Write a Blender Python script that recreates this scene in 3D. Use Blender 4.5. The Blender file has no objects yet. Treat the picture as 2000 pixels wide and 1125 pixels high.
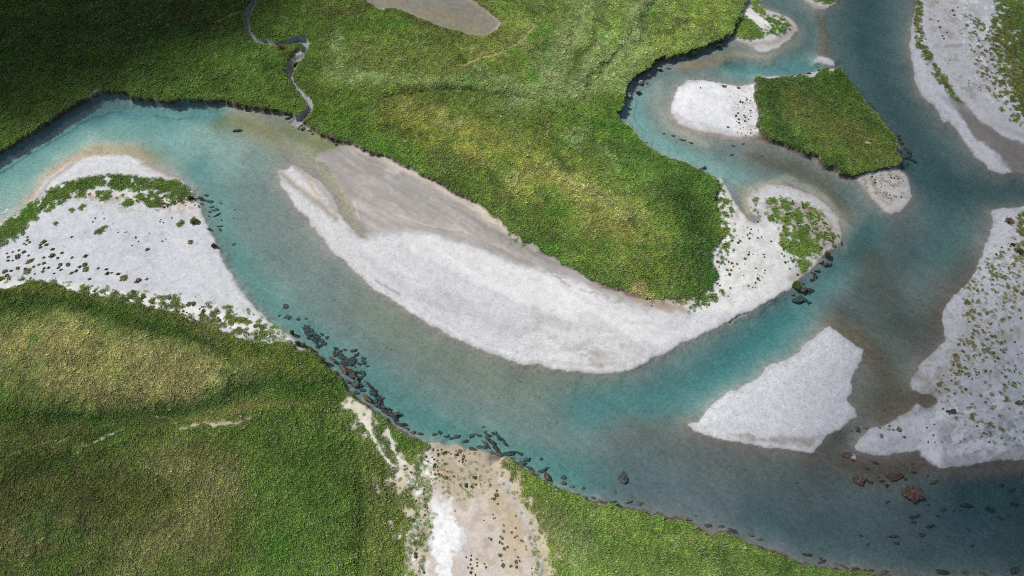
import bpy, bmesh, math, random
import numpy as np
from mathutils import Vector, Matrix

# ------------------------------------------------------------------ camera, sky, sun
scene = bpy.context.scene
COL = scene.collection
CAM_H, PITCH, LENS = 120.0, math.radians(65.0), 24.0
CAM_Y = -CAM_H / math.tan(PITCH)
cd = bpy.data.cameras.new('camera')
cam = bpy.data.objects.new('camera', cd); COL.objects.link(cam)
cam.location = (0, CAM_Y, CAM_H)
cam.rotation_euler = (math.radians(90) - PITCH, 0, 0)
cd.lens = LENS; cd.sensor_width = 36; cd.clip_end = 6000; cd.clip_start = 1
scene.camera = cam

SUN_EL, SUN_AZ = math.radians(50.0), math.radians(-60.0)     # azimuth from +Y towards +X
world = bpy.data.worlds.new('World'); scene.world = world; world.use_nodes = True
wn = world.node_tree.nodes; wl = world.node_tree.links
sky = wn.new('ShaderNodeTexSky'); sky.sky_type = 'NISHITA'; sky.sun_disc = False
sky.sun_elevation = SUN_EL; sky.sun_rotation = SUN_AZ
sky.dust_density = 2.0; sky.ozone_density = 1.0
wn['Background'].inputs['Strength'].default_value = 0.07
wl.new(sky.outputs[0], wn['Background'].inputs['Color'])
sd_ = bpy.data.lights.new('sun', 'SUN'); sd_.energy = 3.55; sd_.angle = math.radians(0.5); sd_.color = (1.0, 0.965, 0.91)
sun = bpy.data.objects.new('sun', sd_); COL.objects.link(sun)
SDIR = Vector((math.sin(SUN_AZ) * math.cos(SUN_EL), math.cos(SUN_AZ) * math.cos(SUN_EL), math.sin(SUN_EL)))
sun.rotation_euler = SDIR.to_track_quat('Z', 'Y').to_euler()
sun.location = (-100, 100, 200)
scene.view_settings.view_transform = 'Standard'; scene.view_settings.look = 'None'
scene.view_settings.exposure = 0.14; scene.view_settings.gamma = 1.0
scene.render.engine = 'CYCLES'
scene.cycles.use_denoising = False
scene.cycles.max_bounces = 5; scene.cycles.diffuse_bounces = 2; scene.cycles.transparent_max_bounces = 12
scene.cycles.volume_bounces = 0
scene.cycles.filter_width = 1.05; scene.render.filter_size = 1.05

# ------------------------------------------------------------------ helpers
FPX = 2000 * LENS / 36.0
SP, CP = math.sin(PITCH), math.cos(PITCH)
def W(px, py, z=0.0):
    """photograph pixel (2000 x 1125) to a world point on the plane at height z"""
    px = np.asarray(px, float); py = np.asarray(py, float)
    a = (px - 1000) / FPX; b = -(py - 562.5) / FPX
    dz = -SP + b * CP; dy = CP + b * SP
    t = (z - CAM_H) / dz
    return a * t, CAM_Y + dy * t
def WP(pts, z=0.0):
    p = np.array(pts, float); x, y = W(p[:, 0], p[:, 1], z)
    return np.stack([x, y], 1)
def lin(c):
    c = np.asarray(c, float) / 255.0
    return np.where(c <= .04045, c / 12.92, ((c + .055) / 1.055) ** 2.4)
def A(r, g, b, k=1.10):
    return np.clip(lin((r, g, b)) / k, 0, .85)

_rng = np.random.RandomState(7)
_perm = _rng.randint(0, 2 ** 31, 4096).astype(np.int64)
def _hash(ix, iy, s):
    h = (ix * 374761393 + iy * 668265263 + s * 1442695041) & 0x7fffffff
    h = ((h ^ (h >> 13)) * 1274126177) & 0x7fffffff
    h = (h ^ (h >> 16))
    return (h & 0xfffff) / float(0xfffff)
def vnoise(x, y, s=0):
    xi = np.floor(x).astype(np.int64); yi = np.floor(y).astype(np.int64)
    fx = x - xi; fy = y - yi
    fx = fx * fx * (3 - 2 * fx); fy = fy * fy * (3 - 2 * fy)
    a = _hash(xi, yi, s); b = _hash(xi + 1, yi, s); c = _hash(xi, yi + 1, s); d = _hash(xi + 1, yi + 1, s)
    return (a + (b - a) * fx) * (1 - fy) + (c + (d - c) * fx) * fy
def fbm(x, y, sc, s=0, o=4, g=.5):
    """about -1..1, feature size sc metres"""
    t = np.zeros_like(x); am = 1; n = 0
    c, si = math.cos(.6), math.sin(.6)
    for k in range(o):
        t += am * (vnoise(x / sc, y / sc, s + k) * 2 - 1); n += am
        x, y = x * c - y * si, x * si + y * c
        sc *= .5; am *= g
    return t / n * 1.4
def sstep(a, b, x):
    t = np.clip((x - a) / (b - a), 0, 1); return t * t * (3 - 2 * t)

# ------------------------------------------------------------------ ground grid
STEP = 0.22
def axis(lo, hi, far):
    core = np.arange(lo, hi + STEP, STEP)
    out = []; d = STEP; p = 0
    while p < far:
        d *= 1.13; p += d; out.append(p)
    out = np.array(out)
    return np.concatenate([(lo - out)[::-1], core, core[-1] + out])
AX, AY = axis(-146, 146, 1500), axis(-80, 92, 1500)
NX, NY = len(AX), len(AY)
GX, GY = np.meshgrid(AX, AY)           # shape NY, NX
GX = GX.ravel(); GY = GY.ravel()
# coordinates bent by noise: every traced outline gets a natural ragged edge
wx = fbm(GX, GY, 2.6, 11, 4, .55) * .42
wy = fbm(GX, GY, 2.6, 23, 4, .55) * .42
wx += fbm(GX, GY, .7, 13, 2) * .10; wy += fbm(GX, GY, .7, 17, 2) * .10
QX, QY = GX + wx, GY + wy
FAR = 14.0
def poly_sd(P, px=None, py=None, far=FAR):
    """signed distance (m), positive inside"""
    px = QX if px is None else px; py = QY if py is None else py
    out = np.full(px.shape, -far)
    lo = P.min(0) - far; hi = P.max(0) + far
    idx = np.nonzero((px > lo[0]) & (px < hi[0]) & (py > lo[1]) & (py < hi[1]))[0]
    if len(idx) == 0: return out
    x = px[idx]; y = py[idx]
    d2 = np.full(x.shape, far * far); ins = np.zeros(x.shape, bool)
    n = len(P)
    for i in range(n):
        x0, y0 = P[i]; x1, y1 = P[(i + 1) % n]
        ex, ey = x1 - x0, y1 - y0
        L = ex * ex + ey * ey + 1e-12
        if (y0 > y) is not None:
            c = (y0 > y) != (y1 > y)
            if ey != 0:
                ins ^= c & (x < (y - y0) * ex / ey + x0)
        m = (x > min(x0, x1) - far) & (x < max(x0, x1) + far) & (y > min(y0, y1) - far) & (y < max(y0, y1) + far)
        k = np.nonzero(m)[0]
        if len(k):
            xx = x[k] - x0; yy = y[k] - y0
            t = np.clip((xx * ex + yy * ey) / L, 0, 1)
            dd = (xx - t * ex) ** 2 + (yy - t * ey) ** 2
            d2[k] = np.minimum(d2[k], dd)
    d = np.sqrt(d2)
    out[idx] = np.where(ins, d, -d)
    return out
def line_d(P, rad, px=None, py=None, widths=None):
    """distance to polyline; returns index array and distance (and the scale of width there)"""
    px = QX if px is None else px; py = QY if py is None else py
    lo = P.min(0) - rad; hi = P.max(0) + rad
    idx = np.nonzero((px > lo[0]) & (px < hi[0]) & (py > lo[1]) & (py < hi[1]))[0]
    x = px[idx]; y = py[idx]; best = np.full(x.shape, 1e9)
    if len(P) == 1:
        return idx, np.hypot(x - P[0, 0], y - P[0, 1])
    for i in range(len(P) - 1):
        x0, y0 = P[i]; x1, y1 = P[i + 1]
        ex, ey = x1 - x0, y1 - y0; L = ex * ex + ey * ey + 1e-12
        t = np.clip(((x - x0) * ex + (y - y0) * ey) / L, 0, 1)
        d = np.hypot(x - x0 - t * ex, y - y0 - t * ey)
        if widths is not None:
            d = d - (widths[i] + (widths[i + 1] - widths[i]) * t)
        best = np.minimum(best, d)
    return idx, best
def brush(field, pts, w, val, a=1.0, z=0.0):
    """airbrush stroke on a field; w = soft half-width in photo pixels (about 0.1 m each)"""
    P = WP(pts, z); w = w * .1
    idx, d = line_d(P, w * 2.3)
    g = a * np.exp(-(d / w) ** 2)
    if field.ndim == 2:
        field[idx] += (np.asarray(val) - field[idx]) * g[:, None]
    else:
        field[idx] += (val - field[idx]) * g
def fill(field, pts, val, soft=.5, rag=.0, rs=1.5, a=1.0, z=0.0, seed=1, mask=None):
    """painted area with a soft / ragged edge"""
    s = poly_sd(WP(pts, z), far=6.0)
    idx = np.nonzero(s > -3.5)[0]
    v = s[idx]
    if rag: v = v + fbm(GX[idx], GY[idx], rs, seed, 4, .6) * rag
    t = sstep(-soft, soft, v) * a
    if mask is not None: t = t * mask[idx]
    if field.ndim == 2: field[idx] += (np.asarray(val) - field[idx]) * t[:, None]
    else: field[idx] += (val - field[idx]) * t

# ------------------------------------------------------------------ traced outlines (photograph pixels)
M1 = [(-900,620),(-200,390),(-60,322),(0,287),(30,269),(60,251),(100,228),(130,207),(165,190),(195,182),(230,180),(262,187),(300,189),
      (345,193),(385,189),(430,192),(470,201),(510,206),(545,212),(575,221),(592,221),(604,212),(628,200),(645,100),(640,-40),(640,-1500),(-3500,-1500)]
M2 = [(592,236),(602,246),(620,255),(640,265),(665,272),(690,279),(705,288),(720,297),(745,302),(770,311),(785,325),(805,331),
      (835,342),(860,355),(885,372),(905,379),(925,391),(950,408),(975,428),(1000,448),(1020,466),(1050,484),(1080,500),(1110,518),(1150,539),
      (1190,556),(1220,567),(1260,577),(1300,581),(1345,579),(1372,571),(1390,555),(1398,535),(1392,510),(1396,480),(1412,460),(1409,435),
      (1397,410),(1394,385),(1402,362),(1400,350),(1375,335),(1340,320),(1305,308),(1270,290),(1245,268),(1222,240),(1213,222),
      (1213,208),(1220,190),(1219,176),(1235,153),(1260,137),(1290,120),(1325,106),(1370,93),(1408,78),(1428,66),(1437,45),(1446,28),(1452,10),
      (1465,-30),(1490,-200),(1500,-1500),(540,-1500),(540,-40),(560,60),(580,150),(584,205)]
STREAM = [(515,-400),(508,-150),(503,-20),(497,4),(487,20),(481,42),(483,62),(494,77),(512,84),(540,86),(562,85),(580,80),(594,82),(600,92),
          (594,108),(580,120),(570,133),(567,148),(571,164),(586,178),(597,191),(606,204),(604,217),(592,230),(575,240)]
STREAM_W = [8,8,7,6,6,5.5,5,5,4.5,3,4,8,9,8,6,6,6,4.5,5,5,5,6,7,8,9]
POND = [(690,-60),(718,4),(745,16),(765,14),(790,20),(815,32),(850,46),(885,58),(915,66),(945,66),(965,58),(974,46),(960,32),(935,14),(915,-2),(880,-60)]
L1 = [(-1200,1000),(-300,620),(-60,478),(0,438),(40,412),(62,395),(72,375),(92,348),(128,321),(165,305),(210,302),(262,308),(300,325),(330,337),
      (352,350),(376,371),(386,396),(400,430),(420,478),(445,525),(470,568),(497,600),(530,632),(560,653),(600,684),(640,716),(672,745),(688,775),
      (738,806),(775,832),(820,856),(868,870),(893,866),(910,878),(960,889),(1000,905),(1060,937),(1130,968),(1200,991),(1260,1004),(1340,1022),
      (1420,1042),(1500,1072),(1560,1097),(1620,1110),(1700,1122),(1780,1131),(1900,1140),(2100,1160),(2600,1200),(3200,1600),(1500,2600),(-1500,2600)]
G3 = [(-900,900),(-200,585),(-20,560),(20,565),(60,548),(100,556),(150,570),(215,580),(250,588),(300,600),(350,615),(410,640),(460,655),(500,668),(540,662),(572,668),
      (606,692),(645,726),(668,752),(690,785),(735,810),(770,836),(800,850),(832,866),(820,900),(800,950),(805,1000),(790,1060),(785,1140),(760,1500),(760,2500),(-1400,2500)]
G4 = [(962,912),(985,897),(1012,911),(1062,940),(1130,970),(1200,993),(1260,1006),(1340,1025),(1420,1046),(1500,1076),(1560,1101),(1620,1114),
      (1700,1126),(1780,1135),(2100,1165),(2500,1250),(3000,1600),(1600,2400),(1200,1700),(1080,1300),(1062,1130),(1040,1060),(1030,1015),(1000,965),(972,930)]
B2 = [(540,335),(552,366),(575,400),(590,416),(610,441),(640,480),(680,516),(720,553),(760,584),(800,611),(850,640),(900,665),(960,690),
      (1030,711),(1100,723),(1160,729),(1210,728),(1240,719),(1290,692),(1340,666),(1400,640),(1440,617),(1480,601),(1520,579),(1548,559),(1560,548),
      (1582,530),(1602,508),(1622,490),(1641,475),(1646,455),(1639,430),(1620,405),(1595,385),(1560,370),(1530,362),(1497,362),(1472,374),(1462,390),
      (1461,402),(1466,414),(1484,424),(1486,432),(1476,436),(1462,430),(1449,416),(1440,400),(1430,383),(1418,366),(1406,352),(1380,380),(1360,520),
      (1300,560),(1180,540),(1000,430),(850,335),(740,290),(700,281),(680,283),(655,290),(625,297),(617,315),(640,325),(650,336),(670,378),(688,412),(702,445),(720,468),
      (703,464),(674,430),(657,402),(649,385),(633,363),(610,344),(590,331),(576,322),(560,330)]
B3 = [(1315,190),(1325,170),(1345,158),(1375,155),(1410,165),(1440,168),(1475,162),(1477,148),(1500,149),(1550,149),(1600,139),(1640,132),(1652,150),
      (1682,190),(1712,225),(1743,262),(1759,290),(1760,310),(1754,328),(1769,345),(1779,370),(1773,395),(1758,412),(1742,419),(1725,412),(1705,390),(1685,365),
      (1668,350),(1645,346),(1613,330),(1600,312),(1560,299),(1520,285),(1480,274),(1440,273),(1400,269),(1350,259),(1325,246),(1313,230),(1312,210)]
G5 = [(1478,150),(1500,152),(1550,152),(1600,142),(1637,134),(1655,154),(1680,189),(1710,225),(1741,263),(1756,292),(1757,318),(1738,326),(1700,333),
      (1668,342),(1642,341),(1608,322),(1600,308),(1570,296),(1530,281),(1490,269),(1484,260),(1481,230),(1477,190)]
B4 = [(1424,76),(1450,84),(1468,91),(1480,102),(1500,102),(1520,95),(1543,76),(1557,60),(1556,50),(1541,35),(1520,25),(1496,18),(1487,13),(1484,2),(1478,-40),(1440,-40),(1425,40)]
B5 = [(1592,115),(1600,111),(1615,112),(1627,119),(1630,129),(1620,129),(1605,123),(1595,121)]
BN = [(1555,-60),(1562,-8),(1575,6),(1592,17),(1608,19),(1620,12),(1632,8),(1645,-60),(1600,-400),(1560,-400)]
B6 = [(1830,-1200),(1800,-60),(1790,10),(1782,50),(1777,90),(1780,120),(1788,160),(1800,185),(1826,211),(1844,240),(1852,235),(1872,258),(1892,287),
      (1912,312),(1932,329),(1956,339),(1966,338),(1985,336),(2010,344),(2100,372),(2300,400),(3200,300),(3200,-1200)]
B7 = [(1936,413),(1955,407),(1980,405),(2010,402),(2300,420),(3200,450),(3200,1000),(2300,900),(2080,893),(2000,897),(1960,899),(1900,906),(1860,913),(1832,916),
      (1812,904),(1800,890),(1798,880),(1762,883),(1730,888),(1695,887),(1679,881),(1672,870),(1678,858),(1690,845),(1700,835),(1725,833),(1750,820),(1775,801),
      (1795,792),(1812,800),(1828,786),(1830,775),(1818,766),(1800,769),(1782,762),(1778,750),(1786,735),(1800,714),(1815,695),(1831,680),(1848,660),(1843,640),(1841,611),
      (1850,594),(1864,575),(1881,564),(1900,545),(1914,510),(1925,480),(1935,450),(1940,434)]
B8 = [(1346,830),(1365,820),(1378,800),(1390,790),(1420,770),(1460,748),(1500,722),(1540,700),(1570,675),(1600,650),(1625,640),(1645,655),(1665,670),(1686,685),
      (1683,700),(1675,715),(1665,740),(1660,765),(1653,785),(1673,800),(1672,815),(1655,828),(1640,840),(1614,851),(1600,870),(1588,883),(1560,881),(1520,876),
      (1480,871),(1430,862),(1390,851),(1360,841)]
B9 = [(1658,888),(1664,885),(1672,887),(1673,892),(1668,895),(1661,893)]
# far corner land so that the river stays a river from the side as well
FARL = [(2250,1500),(2900,1150),(4200,1300),(4200,3000),(2000,3000)]

# ------------------------------------------------------------------ land, bank height, depth
sdL = np.full(GX.shape, -FAR)
for P in (L1, B2, B3, B4, BN, B5, B6, B7, B8, B9, FARL):
    sdL = np.maximum(sdL, poly_sd(WP(P)))
sdM = np.full(GX.shape, -FAR)
for P, z in ((M1, 1.9), (M2, 1.0), (G3, .8), (G4, .8), (G5, .8)):
    sdM = np.maximum(sdM, poly_sd(WP(P, z)))
SP_ = WP(STREAM, 0.5)
grow = np.zeros(GX.shape)
brush(grow, [(590,690),(700,790),(830,868)], 30, .30); brush(grow, [(985,900),(1200,992),(1420,1043),(1700,1124),(1900,1140)], 30, .34)
brush(grow, [(1484,150),(1600,140),(1750,290)], 18, .2); brush(grow, [(1400,350),(1245,268),(1214,222)], 22, .2)
sdM = sdM + grow
sdM = sdM + .34 * fbm(GX, GY, 1.3, 71, 4, .65) - .9 * sstep(.30, .75, fbm(GX, GY, 4.5, 77, 3)) * (sdM > -2)
idx, d = line_d(SP_, 8, widths=[w * .078 for w in STREAM_W])
sdM[idx] = np.minimum(sdM[idx], d - .15)
idx, d = line_d(WP([(584,102),(570,122),(562,140)], .8), 6, widths=[1.1, 1.2, .9])    # slumped west side of the stream
slump = np.full(GX.shape, 9.0); slump[idx] = d
sdS = np.full(GX.shape, 9.0)
idx, d = line_d(WP(STREAM), 8, widths=[w * .085 for w in STREAM_W]); sdS[idx] = d
sdP = poly_sd(WP(POND, 1.3))

BH = np.full(GX.shape, 1.5)
brush(BH, [(-100,330),(60,245),(200,185),(430,190),(560,215)], 60, 1.35, 1, 1.5)
brush(BH, [(500,-60),(482,60),(520,84),(590,90),(570,140),(600,200)], 22, .65, 1, 1)
brush(BH, [(620,255),(760,310),(900,380)], 50, .95, 1)
brush(BH, [(950,410),(1100,520),(1250,578),(1390,560),(1400,430)], 60, .55, 1)
brush(BH, [(1400,350),(1300,305),(1240,262)], 40, .8, 1)
brush(BH, [(1215,215),(1240,150),(1320,108),(1430,70)], 45, 1.35, 1)
brush(BH, [(1500,200),(1700,280)], 130, .9, 1)
brush(BH, [(-100,600),(150,590),(350,620),(540,680)], 60, .5, 1)
brush(BH, [(600,690),(700,790),(830,870)], 50, .8, 1)
brush(BH, [(800,900),(790,1120)], 60, .35, 1)
brush(BH, [(980,900),(1200,1000),(1600,1120)], 60, .8, 1)

brush(BH, [(965,915),(1000,970),(1045,1060),(1075,1140)], 26, .15, 1)
D = np.full(GX.shape, .75)
def deep(pts, w, v, a=1.0): brush(D, pts, w, v, a)
deep([(-900,700),(-100,380),(60,320),(200,262),(330,262)], 70, 1.25)
deep([(-900,620),(-60,350),(60,280),(140,232),(220,212),(330,212),(420,214)], 28, 1.7)
deep([(60,410),(110,330),(180,285),(260,285)], 26, .35, .8)
deep([(480,230),(520,260),(570,290),(640,330)], 45, .22, 1)
deep([(380,270),(430,340),(500,400)], 50, .8, .8)
deep([(380,330),(410,420),(450,500),(520,600),(600,670)], 34, 1.35)
deep([(600,680),(700,760),(800,825),(900,855),(1000,885),(1100,930),(1220,965)], 45, 1.7)
deep([(560,430),(700,580),(830,670),(950,730),(1000,790)], 50, .62, .9)
deep([(1000,740),(1060,750),(1200,750)], 30, .8, .6)
deep([(1150,795),(1230,790),(1310,790)], 45, 1.5)
deep([(1310,785),(1400,730),(1500,655),(1580,580),(1650,520),(1730,450)], 50, 1.75)
deep([(880,800),(1000,840),(1120,860),(1200,870)], 24, .75, .8)
deep([(1230,850),(1330,850),(1450,900),(1600,900)], 40, .5, .9)
deep([(1250,950),(1400,980),(1600,1010),(1800,1030),(2100,1050)], 60, .75, .9)
deep([(1480,1010),(1600,1060),(1760,1090),(2100,1110)], 30, 1.2, .8)
deep([(1900,960),(2100,970)], 70, 1.6, .8)
deep([(1690,-900),(1690,0),(1700,100),(1740,200),(1800,300),(1870,360),(2050,380)], 75, 1.15)
deep([(1640,130),(1690,210),(1760,310),(1830,370)], 26, 1.7, .8)
deep([(1850,380),(1850,450),(1830,500)], 50, 1.3, .9)
deep([(1750,60),(1760,160),(1790,230)], 16, 1.0, .8)
deep([(1850,260),(1890,320),(1960,350)], 22, .7, .9)
deep([(1700,560),(1650,620),(1700,680),(1730,750),(1720,800)], 55, .35, 1)
deep([(1760,440),(1720,520),(1680,580),(1640,620)], 42, .62, .85)
deep([(1850,560),(1780,640),(1760,740)], 44, .5, .8)
deep([(1900,560),(1850,600),(1800,700)], 22, .35, .9)
deep([(1620,860),(1580,900)], 18, .4, 1)
deep([(1700,900),(1800,910),(1900,920),(2050,910)], 18, .12, 1)
deep([(1650,900),(1720,930),(1760,945)], 26, .35, .9)
deep([(1500,0),(1540,20),(1580,60),(1570,100),(1520,125)], 26, 1.0, 1)
deep([(1430,125),(1480,140),(1560,135),(1600,125)], 20, 1.5, 1)
deep([(1330,130),(1380,125),(1430,105),(1500,115)], 16, .22, .9)
deep([(1610,60),(1612,100)], 14, .3, .9)
deep([(1240,180),(1235,220),(1265,265),(1320,295),(1390,330),(1430,345)], 22, .95, .9)
deep([(1285,160),(1270,200),(1300,250),(1400,285)], 14, .5, .8)
deep([(1470,300),(1540,320),(1600,350),(1630,400),(1670,420)], 30, .35, .9)
deep([(1600,325),(1640,355),(1690,400)], 10, 1.0, .8)
deep([(1470,375),(1550,350),(1620,390),(1650,440)], 12, .3, .8)
deep([(1445,355),(1450,385)], 10, .5, .8)
deep([(1465,415)], 8, .12, 1)
deep([(650,360),(670,400),(710,460)], 18, .07, 1); deep([(590,315),(650,365)], 22, .14, 1)
# shelving: gentle by bars, steep at cut banks
shore = np.full(GX.shape, 2.2)
for b_ in ([(-100,330),(200,190),(560,215)], [(600,690),(900,865),(1200,990),(1600,1110)], [(1215,215),(1260,140),(1400,85)], [(1400,345),(1240,262)],
           [(1650,150),(1755,300)], [(400,430),(560,650)], [(1480,150),(1600,140)]):
    brush(shore, b_, 45, 1.15, 1)
brush(shore, [(700,560),(900,690),(1160,745),(1400,660),(1520,600)], 60, 1.1, .8)
D *= .82
depth = D * (1 - np.exp(np.minimum(sdL, 0) / shore)) * (1 + .10 * fbm(GX, GY, 7, 31, 3))
sdBank = sdM
depth = np.where(sdM > -3, D * (1 - np.exp(np.minimum(np.maximum(sdL, sdM), 0) / shore)), depth)
low = np.where(sdL > 0, .02 + .5 * (1 - np.exp(-np.maximum(sdL, 0) / 5.0)) + .05 * fbm(GX, GY, 5, 41, 3) * sstep(0, 3, sdL), -.03 - depth)
# low terraces and flood channels on the big bar
def relief(field, pts, w, dz, z=0.0):
    P = WP(pts, z); idx, d = line_d(P, w * .23); field[idx] += dz * np.exp(-(d / (w * .1)) ** 2)
relief(low, [(640,300),(760,350),(900,420),(1060,500),(1200,560)], 22, -.22)
relief(low, [(800,470),(900,495),(1000,530),(1150,590),(1300,640)], 18, .14)
CUTS = ([(1425,629),(1438,618),(1455,611),(1470,603),(1483,597),(1500,590),(1520,577),(1535,567)], [(1177,560),(1200,563),(1225,575),(1265,584)])
relief(low, CUTS[0], 1.6, -.3); relief(low, CUTS[1], 2.2, -.45)
low = np.where((sdL > 0) & (low < .03), .03, low)
low = np.where(sdS < .0, -.25, low)
st_w = sstep(.9, .0, sdS)
low = np.where((sdL < 0) & (sdM > -2) & (sdS > 0) & (sdS < .9), np.maximum(low, -.05 + .25 * sdS), low)
top = BH + .16 * fbm(GX, GY, 9, 51, 3) + .12 * fbm(GX, GY, 1.6, 57, 4, .6) * sstep(.3, 1.5, sdM)
top += .35 * sstep(3, 14, sdM)
# old channel scars, scarps and flood lines on the meadows
RIDGE = ([(1300,-40),(1245,30),(1200,90),(1150,160),(1120,210)], [(1120,-20),(1100,60),(1060,130),(980,170)])
relief(top, [(1290,-10),(1240,60),(1205,100),(1160,160),(1130,205)], 7, -.32, 1.5)
relief(top, [(1262,0),(1215,55),(1180,100),(1130,160)], 14, .14, 1.5)
relief(top, [(750,193),(790,187),(850,176),(920,178),(990,184),(1060,205),(1120,215)], 7, -.30, 1.5)
relief(top, [(740,175),(850,160),(990,168)], 14, .12, 1.5)
relief(top, [(1130,20),(1110,100),(1080,160)], 10, -.3, 1.5)
relief(top, [(0,845),(130,818),(250,800),(400,790),(560,770),(660,752)], 26, -.28, 1)
relief(top, [(-100,905),(60,885),(200,880),(270,845),(370,835),(500,810),(640,790)], 9, .25, 1)
relief(top, [(690,830),(700,900),(712,1000),(700,1140)], 13, -.28, 1)
relief(top, [(30,600),(150,610),(260,635),(420,680),(520,690)], 18, -.15, 1)
relief(top, [(1300,380),(1370,470),(1350,560)], 20, -.25, 1)
relief(top, [(360,250),(500,190)], 20, .0, 1)
t = sstep(-.38, .18, sdM)
t = np.minimum(t, np.where(slump < 0, .32 + .3 * fbm(GX, GY, .8, 61, 2), 1) )
z = low + (top - low) * t
pd = sstep(-1.2, .5, sdP)
z = z * (1 - pd) + (1.02) * pd
POND_Z = 1.22
grass_top = sstep(-.05, .25, sdM) * (1 - sstep(-.9, -.3, sdP)) * (slump > 0)

# ------------------------------------------------------------------ what grows where: 0..1 cover
cover = grass_top.copy()
def veg(pts, v, soft=.5, rag=0, rs=1.5, a=1.0, z=0.5, seed=1): fill(cover, pts, v, soft, rag, rs, a, z, seed)
# thin or absent turf
veg([(480,655),(520,668),(560,668),(540,640),(500,640)], .3, .5, 1.2, 1.5)
S1 = [(680,775),(720,790),(760,840),(800,905),(830,880),(850,900),(830,1150),(780,1150),(800,1060),(770,980),(740,900),(700,850),(672,800)]
veg(S1, .62, .6, 1.4, 2.0, .8)
n1 = fbm(GX, GY, 1.6, 71, 4, .6)
tmp = np.zeros(GX.shape); fill(tmp, S1, 1, 1.2, .6, 2)
cover = np.where(tmp > 0, cover * (1 - tmp * sstep(.0, .35, n1)), cover)
# green on the bars: (outline, cover, threshold noise scale)
def patch(pts, amt, rs=1.4, soft=.7, seed=81, z=.4):
    s = np.zeros(GX.shape); fill(s, pts, 1, soft, .5, 1.5, 1, z, seed)
    n = fbm(GX, GY, rs, seed + 3, 4, .6)
    global cover
    thr = 1 - 2 * amt
    cover = np.maximum(cover, s * sstep(thr * .8 - .12, thr * .8 + .18, n))
patch([(-150,560),(-60,480),(0,436),(30,412),(62,393),(95,372),(130,355),(170,346),(215,340),(255,344),(300,348),(340,352),(372,368),(380,378),(350,380),(300,372),
       (250,365),(200,362),(160,372),(120,385),(90,400),(60,425),(30,450),(0,480),(-60,520)], .80, 1.3)
patch([(90,385),(170,362),(250,363),(370,376),(372,392),(330,400),(250,390),(150,385),(60,430),(30,470),(-20,490)], .5, .9)
patch([(-100,540),(40,540),(170,560),(330,575),(470,600),(530,630),(560,660),(480,668),(300,620),(100,575),(-60,590)], .42, 1.0)
patch([(1475,385),(1500,378),(1530,385),(1560,410),(1585,440),(1600,470),(1590,500),(1575,530),(1560,530),(1550,500),(1530,470),(1520,440),(1490,430),(1470,410)], .50, 1.1)
patch([(1490,385),(1560,385),(1615,425),(1640,455),(1630,480),(1590,500),(1560,440)], .34, .6)
patch([(1530,450),(1575,450),(1590,490),(1575,528),(1560,530),(1550,500),(1525,480)], .74, 1.1)
patch([(1395,350),(1412,366),(1425,395),(1432,440),(1425,480),(1405,520),(1395,560),(1380,600),(1340,605),(1370,570),(1398,520),(1400,460),(1395,400)], .5, .8)
patch([(1250,576),(1350,583),(1400,560),(1420,570),(1370,605),(1320,598)], .45, .6)
patch([(1432,66),(1440,45),(1450,28),(1462,36),(1478,52),(1492,66),(1480,74),(1455,72)], .95, 1)
patch([(1465,-20),(1486,-10),(1488,12),(1505,25),(1525,32),(1543,48),(1541,58),(1525,66),(1500,66),(1498,48),(1486,30),(1470,14)], .62, .8)
patch([(1575,-60),(1588,-6),(1600,2),(1620,6),(1628,0),(1640,-60)], .9, 1)
patch([(1947,-40),(1965,10),(1955,60),(1960,110),(1975,160),(1990,200),(2010,225),(2100,260),(2300,280),(2600,-100),(1990,-300)], .72, 1.6)
patch([(1925,-40),(1950,20),(1930,60),(1945,110),(1950,160),(1985,225),(2030,240),(2010,100),(1980,-40)], .5, .8)
patch([(1795,-60),(1803,10),(1800,60),(1812,100),(1830,130),(1850,160),(1875,195),(1868,195),(1840,165),(1812,125),(1792,90),(1788,50),(1788,-60)], .62, .7)
patch([(1985,415),(2010,410),(2100,430),(2100,520),(2000,525),(1988,490),(1982,470),(1990,440)], .5, 1.2)
patch([(1880,560),(1930,500),(1990,470),(2010,560),(1960,680),(1880,740),(1840,790),(1822,760),(1860,700),(1885,640)], .26, .45)
patch([(1830,780),(1900,740),(2010,700),(2010,860),(1880,870)], .16, .4)
patch([(1880,20),(1950,60),(1970,200),(2010,260),(1960,230),(1900,120)], .3, .5)
patch([(960,905),(990,960),(1025,1040),(1050,1140),(1090,1140),(1060,1030),(1020,960),(990,910)], .62, .7)
for q_ in ([(965,905),(1000,965),(1045,1060),(1070,1150)],):
    P_ = WP(q_); i_, d_ = line_d(P_, 4); n_ = fbm(GX[i_], GY[i_], 1.1, 461, 4, .65); cover[i_] *= 1 - sstep(3.2, .8, d_ + 2.2 * n_) * .9
patch([(980,452),(1000,440),(1030,470),(1020,480)], .5, .7)
for p_ in ([(183,452),(190,446),(205,440),(207,443),(196,453),(184,457)], [(235,400),(250,390),(262,392),(262,400),(245,405)], [(281,398),(300,388),(312,390),(314,400),(295,405)],
           [(150,408),(160,398),(170,400),(162,412)], [(343,436),(350,428),(359,430),(356,438),(346,440)], [(102,437),(107,433),(113,437),(108,441)], [(132,412),(142,404),(146,410),(138,416)]):
    veg(p_, 1, .15, .2, .5)
veg([(840,860),(965,895),(975,930),(900,1000),(840,940)], .12, .5, .5)
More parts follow.
